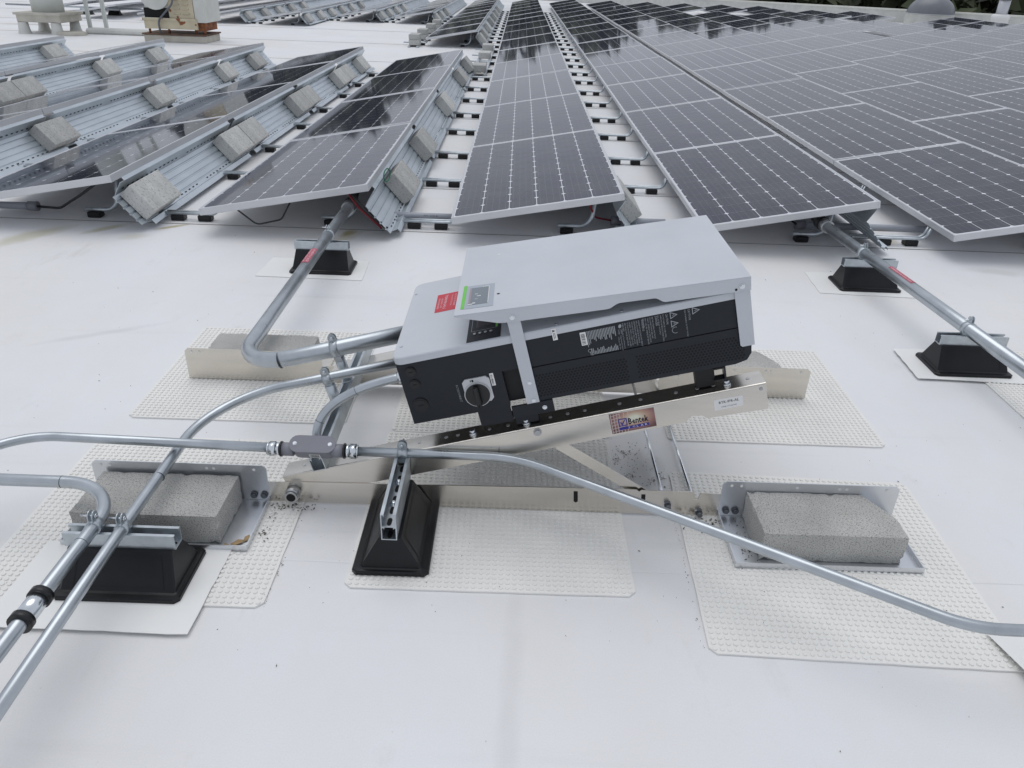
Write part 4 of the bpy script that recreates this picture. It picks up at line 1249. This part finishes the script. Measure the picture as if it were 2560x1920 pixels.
for i, ln in enumerate((.020, .024, .030)):
    u = .3500-i*.004; mb.add([TI(u, yy, .502), TI(u, yy, .502-ln), TI(u+.0016, yy, .502-ln), TI(u+.0016, yy, .502)], [(0, 1, 2, 3)])
vtext('FC', .0085, .3455, .5190)
def ring2(u, n, r, w_, seg=14, a0=0, a1=2*PI):
    for i in range(seg):
        q0, q1 = a0+(a1-a0)*i/seg, a0+(a1-a0)*(i+1)/seg
        mb.add([TI(u+r*math.cos(q), yy, n+s) if False else TI(u+rr_*math.cos(q), yy, n+rr_*math.sin(q)) for q, rr_ in ((q0, r), (q1, r), (q1, r-w_), (q0, r-w_))], [(0, 1, 2, 3)])
ring2(.3445, .4610, .0050, .0011); ring2(.3500, .4505, .0044, .0010)
mb.add([TI(.4345+.0042*math.cos(q)+.001*math.sin(q), yy, .5155+.0055*math.sin(q)) for q in [2*PI*i/12 for i in range(12)]], [tuple(range(12))])
def tri(u, n, h):
    out = [(u, n+h*.52), (u, n-h*.52), (u+h, n)]; inn = [(u+h*.09, n+h*.36), (u+h*.09, n-h*.36), (u+h*.80, n)]
    for i in range(3):
        j = (i+1) % 3; mb.add([TI(out[i][0], yy, out[i][1]), TI(out[j][0], yy, out[j][1]), TI(inn[j][0], yy, inn[j][1]), TI(inn[i][0], yy, inn[i][1])], [(0, 1, 2, 3)])
    mb.add([TI(u+h*.22, yy, n+h*.02), TI(u+h*.42, yy, n-h*.10), TI(u+h*.42, yy, n+h*.02), TI(u+h*.66, yy, n-h*.04), TI(u+h*.46, yy, n+h*.12), TI(u+h*.46, yy, n)], [(0, 1, 2, 3, 4, 5)])
tri(.5685, .5175, .020); tri(.5685, .4925, .020); tri(.6270, .5185, .0205)
ring2(.578, .473, .0095, .0012, 12, R(60), R(300))
part('printed_text', mb, MT['white_print'], up)
mb = MB(); text_on(mb, 'AC DISCONNECT', .0085, lambda x, y: TI(-.0385+y, YI-.0006, .4355-x), fit=.055)
part('printed_text', mb, MT['white_print'], sw)
# mounting brackets
mb = MB(); mb.box((.000, YI+.004, .286), (.094, YI+.010, .3362), T=TI); mb.box((.000, YI+.0105, .286), (.094, YI+.055, .291), T=TI); part('mounting_bracket', mb, MT['dark_paint'], inv)
mb = MB(); mb.box((.098, YI-.004, .298), (.216, YI+.003, .3352), T=TI); mb.box((.10, YI+.0035, .272), (.165, YI+.05, .297), T=TI); mbr = part('mounting_bracket', mb, MT['dark_paint'], inv)
bolt(TI(.190, YI-.0041, .316), (0, -1, 0), .005, .004, inv, 'zinc')
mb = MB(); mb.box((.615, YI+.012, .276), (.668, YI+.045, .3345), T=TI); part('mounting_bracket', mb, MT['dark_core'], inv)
mb = MB()
for (a, b, c, d_) in ((.664, .292, .698, .296), (.664, .328, .698, .3325), (.693, .2962, .698, .3278)): mb.box((a, YI+.002, b), (c, YI+.03, d_), T=TI)
part('lifting_eye', mb, MT['black'], inv)
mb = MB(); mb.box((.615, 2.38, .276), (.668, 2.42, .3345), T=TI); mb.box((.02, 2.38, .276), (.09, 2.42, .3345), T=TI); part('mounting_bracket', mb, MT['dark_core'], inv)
# shade legs
mb = MB(); PI2 = lambda P, y0, y1: mb.prism(P, lambda u, n: TI(u, y0, n), lambda u, n: TI(u, y1, n))
PI2([(.1445, .338), (.1795, .338), (.1800, .600), (.1450, .600)], YI-.008, YI-.0045)
lg = part('shade_leg', mb, MT['grey_paint'], inv)
for n_ in (.347, .404): bolt(TI(.165, YI-.008, n_), (0, -1, 0), .005, .004, lg, 'zinc')
mb = MB(); PI2([(.746, .389), (.779, .389), (.779, .56), (.7385, .56), (.7415, .394)], YI-.008, YI-.0045)
part('shade_leg', mb, MT['grey_paint'], inv)
mb = MB(); PI2([(.146, .40), (.180, .40), (.180, .600), (.146, .600)], 2.437, 2.440); PI2([(.741, .40), (.779, .40), (.779, .56), (.739, .56)], 2.437, 2.440)
part('shade_leg', mb, MT['grey_paint'], inv)
# shade cover
SO = Vector((-.1500, 1.882, .6268)); SD = Vector((.98396, 0, .17840)); SN = Vector((-.17840, 0, .98396))
def TSH(d_, y, h): 
    v = SO + SD*d_ + SN*h; return (v.x, y, v.z)
SLEN = .7735; SY0, SY1 = 1.8795, 2.432
mb = MB()
mb.prism([(0, SY0+.002), (.002, SY0), (SLEN, SY0), (SLEN, SY1), (0, SY1)], lambda a, y: TSH(a, y, -.002), lambda a, y: TSH(a, y, 0))
shd = part('shade_cover', mb, MT['grey_paint'], inv)
def sk(x, z): v = Vector((x, 0, z)) - Vector((SO.x, 0, SO.z)); return (v.dot(Vector((SD.x, 0, SD.z))), v.dot(Vector((SN.x, 0, SN.z))))
def arc2(p0, p1, n=5):   # s-curve between two skirt points
    return [(p0[0]+(p1[0]-p0[0])*i/n, p0[1]+(p1[1]-p0[1])*(.5-.5*math.cos(PI*i/n))) for i in range(n+1)]
n1, n2, n3, n4 = sk(.402, .6865), sk(.372, .6955), sk(.284, .6795), sk(.252, .6605)
skirt = [(0, -.0022), (.004, -.006), sk(-.111, .618), sk(-.030, .6103), sk(.0, .6138)] + arc2(n4, n3) + arc2(n2, n1) + [sk(.575, .7195), (SLEN, -.0375), (SLEN, -.0022)]
skirt = skirt[::-1]
for y0, y1 in ((SY0, SY0+.002), (SY1-.002, SY1)):
    mb = MB(); mb.prism(skirt, lambda a, h: TSH(a, y0, h), lambda a, h: TSH(a, y1, h)); part('skirt', mb, MT['grey_paint'], shd)
for (x, z) in ((.004, .628), (.593, .737)): bolt((x, SY0, z), (0, -1, 0), .0055, .005, shd, 'zinc')
mb = MB()
def circ(c, ax, ay, r, seg=12): return [tuple(Vector(c)+Vector(ax)*(r*math.cos(q))+Vector(ay)*(r*math.sin(q))) for q in [2*PI*i/seg for i in range(seg)]]
mb.add(circ((.579, SY0-.0005, .727), SD, SN, .0035), [tuple(range(12))])
mb.add(circ(TSH(.116, 1.994, .0005), SD, (0, 1, 0), .0045), [tuple(range(12))])
part('screw_hole', mb, MT['hole'], shd)
mb = MB(); mb.add(circ(TSH(.109, 2.326, .0005), SD, (0, 1, 0), .0042), [tuple(range(12))]); part('screw_hole', mb, MT['label_white'], shd)
def quad(a, b, c, d_, h): return [TSH(a, c, h), TSH(b, c, h), TSH(b, d_, h), TSH(a, d_, h)]
mb = MB(); mb.add(quad(.0245, .1035, 1.9135, 2.080, .0006), [(0, 1, 2, 3)]); win = part('display_window', mb, MT['window_tint'], shd)
mb = MB(); mb.add(quad(.0150, .0243, 1.9155, 2.085, .0008), [(0, 1, 2, 3)]); part('green_strip', mb, MT['green'], win)
mb = MB(); mb.add(quad(.034, .0875, 1.937, 2.060, .0011), [(0, 1, 2, 3)]); part('pane', mb, MT['screen_grey'], win)
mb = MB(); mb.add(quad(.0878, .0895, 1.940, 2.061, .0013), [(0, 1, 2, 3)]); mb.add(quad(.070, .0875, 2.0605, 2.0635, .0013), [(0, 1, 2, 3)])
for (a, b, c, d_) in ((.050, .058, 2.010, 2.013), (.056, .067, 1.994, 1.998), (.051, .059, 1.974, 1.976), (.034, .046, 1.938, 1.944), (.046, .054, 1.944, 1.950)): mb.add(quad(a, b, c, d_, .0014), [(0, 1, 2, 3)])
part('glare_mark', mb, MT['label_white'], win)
mb = MB(); mb.add(quad(.0342, .0395, 1.948, 2.059, .0014), [(0, 1, 2, 3)]); part('red_fade', mb, MT['red_fade'], win)

# ------------------------------------------------------------------ conduits, clamps, supports
def emt(name, pts, r, lab, rad, mat='emt', loc=None, seg=18, cat='conduit'):
    t = thing(name, loc or tuple(pts[len(pts)//2]), lab, cat)
    mb = MB(); mb.tube(fillet(pts, rad, 12), r, seg); part('pipe', mb, MT[mat], t)
    return t
def clamp(c, axis, r, ear_n, parent, up=(0, 0, 1)):
    """two-piece strut clamp round a pipe: strap, ears above, bolt along ear_n"""
    c = Vector(c); ax = Vector(axis).normalized(); en = Vector(ear_n).normalized(); upv = Vector(up).normalized()
    mb = MB(); mb.cyl(c-ax*.014, c+ax*.014, r+.0022, 20)
    cl = part('pipe_clamp', mb, MT['galv'], parent)
    mb = MB()
    for s in (-1, 1):
        ce = c + upv*(r+.008) + en*(s*.0055)
        P = [(-.0135, -.012), (.0135, -.012)] + [(.0135*math.cos(q), .006+.0135*math.sin(q)) for q in [PI*i/8 for i in range(9)]]
        mb.prism(P, lambda a, h: ce+ax*a+upv*h-en*.0012, lambda a, h: ce+ax*a+upv*h+en*.0012)
    part('ear', mb, MT['galv'], cl)
    mb = MB(); cb = c + upv*(r+.013)
    mb.cyl(cb-en*.030, cb+en*.014, .0028, 8); mb.cyl(cb+en*.0072, cb+en*.0115, .0065, 12); part('bolt', mb, MT['zinc'], cl)
    # legs hooking into the strut
    mb = MB()
    for s in (-1, 1):
        q = c - upv*(r+.001) + en*(s*(r*.62))
        mb.prism([(-.011, -.014), (.011, -.014), (.013, .010), (-.013, .010)], lambda a, h: q+ax*a+upv*h-en*.0012, lambda a, h: q+ax*a+upv*h+en*.0012)
    part('foot', mb, MT['galv'], cl)
    return cl
def sticker(p0, p1, r, a0, a1, parent, lines, up=(0, 0, 1)):
    """curved label on a straight pipe between p0 and p1"""
    p0, p1 = Vector(p0), Vector(p1); ax = (p1-p0).normalized(); L_ = (p1-p0).length
    upv = Vector(up); upv = (upv-ax*upv.dot(ax)).normalized(); sd_ = ax.cross(upv)
    def P(s, a, h): return p0+ax*s+(upv*math.cos(a)+sd_*math.sin(a))*(r+h)
    mb = MB(); n = 8
    vs = [P(s, a0+(a1-a0)*i/n, .0007) for s in (0, L_) for i in range(n+1)]
    mb.add(vs, [(i, i+1, n+2+i, n+1+i) for i in range(n)], True)
    st = part('warning_sticker', mb, MT['red_faded'], parent)
    mb = MB()
    for txt, fa, size in lines:
        aa = a0+(a1-a0)*fa; sg = 1 if a1 > a0 else -1
        text_on(mb, txt, size, lambda x, y: P(L_*.06+x, aa-sg*y/r, .0011), fit=L_*.88)
    part('printed_text', mb, MT['pink_print'], st)
def support(cx, cy, z0, rot, lab, label_grp='black rubber pipe supports with strut channels', double=False):
    t = thing('pipe_support', (cx, cy, z0), lab, 'pipe support', label_grp)
    def T(a, b, h):
        return (cx+a, cy+b, z0+h) if not rot else (cx-b, cy+a, z0+h)
    mb = MB()
    def ring(lx, ly, h, c): return [T(sx*(lx-(c if q else 0)), sy*(ly-(0 if q else c)), h) for sx, sy, q in ((-1, -1, 1), (1, -1, 1), (1, -1, 0), (1, 1, 0), (1, 1, 1), (-1, 1, 1), (-1, 1, 0), (-1, -1, 0))]
    rings = [ring(.160, .1025, 0, .012), ring(.160, .1025, .009, .012), ring(.157, .0995, .012, .012), ring(.150, .086, .0125, .006), ring(.146, .080, .015, .004), ring(.132, .029, .105, .003)]
    vs = sum(rings, []); fs = [tuple(range(8))[::-1], tuple(range(40, 48))]
    for i in range(5): fs += [(i*8+k, i*8+(k+1) % 8, i*8+8+(k+1) % 8, i*8+8+k) for k in range(8)]
    mb.add(vs, fs); base = part('base', mb, MT['rubber'], t)
    # raised panel ribs on the long faces and bolt slots on the flange
    mb = MB()
    for s in (-1, 1):
        for a0, a1 in ((-.118, .118),):
            for f0, f1 in ((.08, .12), (.84, .88)):
                q = lambda a, f: T(a*(1-.1*f), s*((.080+(.029-.080)*f)+.0012), .015+.09*f)
                mb.add([q(a0, f0), q(a1, f0), q(a1, f1), q(a0, f1)], [(0, 1, 2, 3)])
        for a0 in (-.118, .112):
            q = lambda a, f: T(a*(1-.1*f), s*((.080+(.029-.080)*f)+.0012), .015+.09*f)
            mb.add([q(a0, .12), q(a0+.006, .12), q(a0+.006, .84), q(a0, .84)], [(0, 1, 2, 3)])
    part('rib', mb, MT['rubber'], base)
    for lv in range(2 if double else 1):
        mb = MB(); h0 = .1052+lv*.0412
        hw = .14
        mb.prism(channel_profile(), lambda a, h: T(-hw, a, h0+h), lambda a, h: T(hw, a, h0+h))
        st = part('strut_channel', mb, MT['galv'], t)
        mb = MB()
        for j in range(6):
            a = -.120+j*.048
            P = [(a+.010*math.cos(q)+(.006 if math.cos(q) > 0 else -.006), .0065*math.sin(q)) for q in [2*PI*i/12+.01 for i in range(12)]]
            mb.add([T(x, y, h0+.0034) for x, y in P], [tuple(range(12))])
        part('slot', mb, MT['hole'], st)
        if lv == 1:
            for a in (-.048, .05):
                mb = MB(); mb.lathe([(.011, 0), (.011, .004), (.009, .0045), (.008, .010), (.004, .012)], T(a, 0, h0+.003), 10); part('bolt', mb, MT['zinc'], st)
    return t
sP1 = support(-.995, 3.885, .004, False, 'black pipe support carrying the big conduit left of the inverter')
sP2 = support(1.875, 3.905, .004, False, 'black pipe support on the right conduit nearest the panels')
sP3 = support(1.920, 2.945, .0115, False, 'black pipe support on the right conduit farther from the panels')
sP4 = support(-.966, 1.535, .0115, False, 'black pipe support under the two front left conduits')
sP5 = support(-.297, 1.722, .0085, True, 'upright black pipe support with double strut before the stand', double=True)
# A: big conduit, first left row -> inverter
RA = .0279
n_a = .432
uA = lambda u: TB(u, 2.345, n_a)
ptsA = [(-.962, 4.47, .179), TB(-.866, 2.345, n_a), uA(-.183)]
cA = emt('conduit', ptsA, RA, 'thick galvanized conduit bending from the left row into the inverter', [.235], loc=(-.95, 3.2, .18), seg=24)
mb = MB(); mb.cyl((-.962, 4.40, .179), (-.962, 4.46, .179), .036, 20); part('coupling', mb, MT['steel_bolt'], cA)
mb = MB(); mb.cyl((-.962, 4.461, .179), (-.962, 4.52, .179), .039, 20); part('bushing', mb, MT['black'], cA)
cable([(-.962, 4.52, .179), (-.965, 4.60, .19), (-.955, 4.68, .245)], .028, MT['cable'], 'thick black cable bundle rising from the left big conduit', .06)
clamp(Vector(ptsA[0]).lerp(Vector(ptsA[1]), (4.47-3.885)/(4.47-2.345)), (0, 1, 0), RA, (1, 0, 0), sP1)
qA = lambda y: Vector(ptsA[0]).lerp(Vector(ptsA[1]), (4.47-y)/(4.47-2.345))
sticker(qA(3.585), qA(3.385), RA, R(50), R(-32), cA, (('WARNING: PHOTOVOLTAIC', .45, .013), ('POWER SOURCE', .88, .013)))
# standoffs and clamps on the rack strut
NBv = Vector(TB(0, 0, 1)); UBv = Vector(TB(1, 0, 0))
for nm, y, nn_, r, lab in (('A', 2.345, n_a, RA, 0), ('B', 2.176, .405, .0148, 0)):
    mb = MB(); a = Vector(TB(U0, y, .309)); b = Vector(TB(U0, y, nn_-r-.006)); mb.cyl(a, b, .0175, 16); mb.cyl(a-NBv*.002, a+NBv*.003, .021, 16)
    so = part('standoff', mb, MT['galv'], rack)
    clamp(TB(U0, y, nn_), UBv, r, (0, -1, 0), rack, up=NBv)
# B: medium conduit, inverter -> front left
RB_ = .0148
ptsB = [TB(-.183, 2.180, .407), TB(-.79, 2.180, .405), (-.962, 2.02, .163), (-.955, 1.523, .1635), (-.940, .70, .1635)]
b0 = TB(-.905, 2.18, .405)
ptsB = [TB(-.183, 2.180, .407), (-.962, 2.182, .166), (-.956, 1.523, .1705), (-.938, .55, .1705)]
cB = emt('conduit', ptsB, RB_, 'medium conduit curving from the inverter down over the front left block', [.24, 5.0], loc=(-.955, 1.7, .165))
mb = MB(); c = Vector(TB(-.186, 2.180, .407)); mb.cyl(c, c-UBv*.016, .021, 16); part('fitting', mb, MT['zinc'], cB)
mb = MB(); c = Vector(TB(-.186, 2.345, n_a)); mb.cyl(c, c-UBv*.020, .036, 20); part('fitting', mb, MT['zinc'], cA)
# E: front left conduit with coupling
RE = .0168
cE = emt('conduit', [(-2.2, 1.712, .1735), (-1.026, 1.706, .1735), (-1.026, .55, .1735)], RE, 'conduit coming from the left edge and turning toward the viewer', [.165], loc=(-1.026, 1.5, .17))
mb = MB(); mb.cyl((-1.026, 1.285, .1735), (-1.026, 1.215, .1735), .0225, 20); part('coupling', mb, MT['zinc'], cE)
for y in (1.290, 1.215):
    mb = MB(); mb.cyl((-1.026, y, .1735), (-1.026, y-.019, .1735), .0262, 20); part('compression_ring', mb, MT['black'], cE)
clamp((-1.026, 1.530, .1735), (0, 1, 0), RE, (1, 0, 0), sP4)
clamp((-.956, 1.530, .1705), (0, 1, 0), RB_, (1, 0, 0), sP4)
# T conduit body and D runs
zD, yD, RD = .203, 1.858, .0137
fit = thing('conduit_tee', (-.553, yD+.02, zD), 'grey plastic tee conduit body with a barcode label', 'conduit body')
mb = MB()
cx = -.553
P = []
for (sx, a0) in ((1, -PI/2), (-1, PI/2)):
    for i in range(9): P.append((cx+sx*.040+.024*math.cos(a0+PI*i/8), .024*math.sin(a0+PI*i/8)))
tl = R(35)
def TF(x, b, c): return (x, yD+.010+b*math.cos(tl)+c*math.sin(tl)*-1+.0, zD+.004+b*math.sin(tl)+c*math.cos(tl))
mb.prism(P, lambda x, b: TF(x, b, -.028), lambda x, b: TF(x, b, .018))
part('body', mb, MT['pvc'], fit)
mb = MB(); P2 = [(cx+(x-cx)*1.04, b*1.08) for x, b in P]; mb.prism(P2, lambda x, b: TF(x, b, .0182), lambda x, b: TF(x, b, .0225)); cov = part('cover', mb, MT['pvc'], fit)
for s in (-1, 1): bolt(TF(cx+s*.050, 0, .0226), (0, -math.sin(tl), math.cos(tl)), .0045, .003, cov, 'zinc')
for s in (-1, 1):
    mb = MB(); mb.cyl((cx+s*.055, yD, zD), (cx+s*.088, yD, zD), .0195, 18); part('hub', mb, MT['pvc'], fit)
    mb = MB(); mb.cyl((cx+s*.0882, yD, zD), (cx+s*.093, yD, zD), .0225, 18); part('gasket', mb, MT['black'], fit)
    mb = MB(); mb.cyl((cx+s*.0932, yD, zD), (cx+s*.106, yD, zD), .0185, 18); mb.cyl((cx+s*.1062, yD, zD), (cx+s*.125, yD, zD), .0215, 6); mb.cyl((cx+s*.1252, yD, zD), (cx+s*.130, yD, zD), .0185, 18); part('compression_fitting', mb, MT['zinc'], fit)
mb = MB(); lab0 = -.006
q = lambda x, c: TF(cx+x, -.0245, c)
mb.add([q(-.012, -.022), q(.020, -.022), q(.020, .002), q(-.012, .002)], [(0, 1, 2, 3)]); bl = part('barcode_label', mb, MT['label_white'], fit)
mb = MB(); x = -.009
rr = random.Random(4)
q = lambda x, c: TF(cx+x, -.0249, c)
while x < .016:
    w_ = rr.choice((.0008, .0013, .002)); mb.add([q(x, -.018), q(x+w_, -.018), q(x+w_, -.002), q(x, -.002)], [(0, 1, 2, 3)]); x += w_+rr.choice((.0008, .0012))
part('printed_bars', mb, MT['label_black'], bl)
emt('conduit', [(-1.62, 1.66, zD), (-1.375, 1.885, zD), (cx-.105, yD+.004, zD)], RD, 'thin conduit running left from the grey tee body to the frame edge', [.20], loc=(-1.0, 1.87, zD))
cD = emt('conduit', [(cx+.105, yD, zD), (.03, yD-.002, zD), (1.035, 1.250, .200), (1.9, 1.235, .200)], RD, 'long shiny conduit swinging from the tee body to the lower right', [.33, .26], loc=(.3, 1.7, zD))
clamp((-.297, yD, zD), (1, 0, 0), RD, (0, -1, 0), sP5)
# C: riser from the tee into the inverter end
pC = [Vector((cx-.0, yD+.028, zD+.020)), Vector((cx-.012, 1.985, .375)), Vector(TI(-.36, 1.985, .452)), Vector(TI(-.186, 1.985, .452))]
P0 = Vector(TB(U0, 1.915, .325)); P3 = Vector(TI(-.187, 1.985, .448)); Pm = Vector(TB(U0, 1.985, .448))
Pm = Vector(TI(-.487, 1.985, .448))
Pk = P0.lerp(Pm, .95); bez = [P0*(1-q)**2 + Pm*2*q*(1-q) + P3*q*q for q in [i/16 for i in range(17)]]
cC = thing('conduit', tuple(P0), 'short curved conduit rising from the tee body into the inverter end', 'conduit')
mb = MB(); mb.tube(bez, RD, 18); part('pipe', mb, MT['emt'], cC)
dC = (Pm-P0).normalized()
mb = MB(); mb.cyl(P0-dC*.004, P0+dC*.014, .0195, 16); part('compression_fitting', mb, MT['zinc'], cC)
mb = MB(); mb.cyl(P0-dC*.022, P0-dC*.0045, .019, 16); part('gasket', mb, MT['black'], cC)
mb = MB(); mb.cyl(P3, P3-UI*.012, .021, 16); mb.cyl(P3-UI*.0122, P3-UI*.028, .0185, 16); part('connector', mb, MT['zinc'], cC)
# F: right conduit
RF = .0279
pF0, pF1 = Vector((1.800, 4.40, .179)), Vector((1.950, 2.0, .187))
cF = emt('conduit', [pF0, pF1], RF, 'thick galvanized conduit running along the right side toward the panels', [1.0], loc=(1.87, 3.2, .18), seg=24)
fd = (pF1-pF0).normalized()
mb = MB(); mb.cyl(pF0-fd*.02, pF0+fd*.045, .036, 20); part('coupling', mb, MT['steel_bolt'], cF)
mb = MB(); mb.cyl(pF0-fd*.075, pF0-fd*.021, .039, 20); part('bushing', mb, MT['black'], cF)
cable([pF0-fd*.075, (1.785, 4.55, .19), (1.78, 4.64, .225)], .028, MT['cable'], 'thick black cable bundle rising from the right big conduit', .06)
clamp(pF0.lerp(pF1, (4.40-3.905)/2.4), fd, RF, (1, .06, 0), sP2)
clamp(pF0.lerp(pF1, (4.40-2.945)/2.4), fd, RF, (1, .06, 0), sP3)
qa = lambda y: pF0.lerp(pF1, (4.40-y)/2.4)
sticker(qa(3.62), qa(3.40), RF, R(30), R(-28), cF, (('WARNING: PHOTOVOLTAIC', .40, .011), ('POWER SOURCE', .85, .011)))

# felt-pen bend marks round the conduits
def mark(par, c, ax, r):
    c = Vector(c); ax = Vector(ax).normalized(); mb = MB(); mb.cyl(c-ax*.0009, c+ax*.0009, r+.0004, 18); part('bend_mark', mb, MT['bolt_dark'], par)
mark(cB, (-.956, 1.75, .1690), (0, 1, 0), RB_); mark(cE, (-1.20, 1.7067, .1735), (1, 0, 0), RE); mark(cE, (-1.026, 1.46, .1735), (0, 1, 0), RE)
mark(cD, (-.02, yD-.0018, zD), (1, 0, 0), RD); mark(cA, uA(-.69), (math.cos(BA), 0, math.sin(BA)), RA)
mark(cC, bez[4], bez[5]-bez[3], RD); mark(cC, bez[11], bez[12]-bez[10], RD)
# a far pipe support with pipe on the clear roof area
mb = MB(); mb.cyl((-13.0, 21.6, .16), (-7.6, 21.3, .16), .022, 10); single('conduit', mb, MT['emt'], (-10.2, 21.4, .16), 'distant thin conduit lying on black supports past the pipe frame', 'conduit')
for i, x in enumerate((-10.9, -10.2)): copy_thing(sP1, (x, 21.42+.02*i, .004), '%s small black pipe support under the distant conduit' % ('left', 'right')[i])

# ------------------------------------------------------------------ leaves, grit and stains
rd = random.Random(12)
dm = MB()
def chip(x, y, z, s):
    a = rd.uniform(0, PI); l_ = s*rd.uniform(.7, 2.2); w_ = s*rd.uniform(.3, .7)
    ca, sa = math.cos(a), math.sin(a)
    pts = [(-l_, 0), (0, -w_), (l_, 0), (0, w_)]
    vs = [(x+p*ca-q*sa, y+p*sa+q*ca, z+.0008) for p, q in pts] + [(x, y, z+.0025+s*.25)]
    dm.add(vs, [(0, 1, 4), (1, 2, 4), (2, 3, 4), (3, 0, 4)])
for _ in range(300): chip(rd.uniform(-2.2, 2.4), rd.uniform(.9, 4.4), .001, rd.choice((.0005, .0008, .0011, .0022)))
for _ in range(170): chip(.36+abs(rd.gauss(0, .09)), rd.uniform(1.90, 2.27), .001, rd.uniform(.0005, .0022))
for c_ in range(7):
    qx, qy = .37+abs(rd.gauss(0, .07)), rd.uniform(1.92, 2.22)
    for _ in range(26): chip(qx+rd.gauss(0, .012), qy+rd.gauss(0, .014), .001, rd.uniform(.0006, .0024))
for _ in range(90): chip(rd.uniform(.46, .60), 1.90+abs(rd.gauss(0, .06)), .001, rd.uniform(.001, .005))
for _ in range(60): chip(rd.uniform(.52, .66), 1.85-abs(rd.gauss(0, .022)), .009, rd.uniform(.001, .005))
for _ in range(50): chip(rd.uniform(-.70, -.56), 1.855-abs(rd.gauss(0, .018)), .009, rd.uniform(.001, .0045))
for _ in range(22): chip(-.675+rd.gauss(0, .008), rd.uniform(1.66, 1.85), .009, rd.uniform(.001, .004))
for _ in range(30): chip(.69+rd.gauss(0, .012), rd.uniform(1.66, 1.85), .0128, rd.uniform(.001, .004))
for _ in range(40): chip(.512+(1.84-(y_ := rd.uniform(1.34, 1.84)))*-.03+rd.gauss(0, .0025)-.002, y_, .001, rd.uniform(.0005, .0013))
for _ in range(30): chip(-.596+rd.gauss(0, .0025), rd.uniform(1.44, 1.84), .001, rd.uniform(.0005, .0013))
for _ in range(140): chip(rd.uniform(-1.3, 1.25), rd.uniform(1.35, 2.3), .0085, rd.uniform(.0006, .0016))
single('debris', dm, MT['debris'], (0, 2, 0), 'scattered dark leaf crumbs and grit on the roof', 'debris', kind='stuff')
mb = MB()
for (x, y, a, s) in ((-.735, 1.668, .4, .020), (-.715, 1.685, 1.2, .016), (-.76, 1.655, 2.6, .010)):
    P = [(-s, 0), (-s*.3, -s*.5), (s*.6, -s*.35), (s, .1*s), (s*.2, s*.45)]
    mb.add([(x+p*math.cos(a)-q*math.sin(a), y+p*math.sin(a)+q*math.cos(a), .0150+.004*i/5) for i, (p, q) in enumerate(P)], [(0, 1, 2, 3, 4)])
single('dry_leaves', mb, MT['leaf_tan'], (-.735, 1.668, .015), 'few tan dry leaf scraps in the corner of the front left tray', 'leaves')
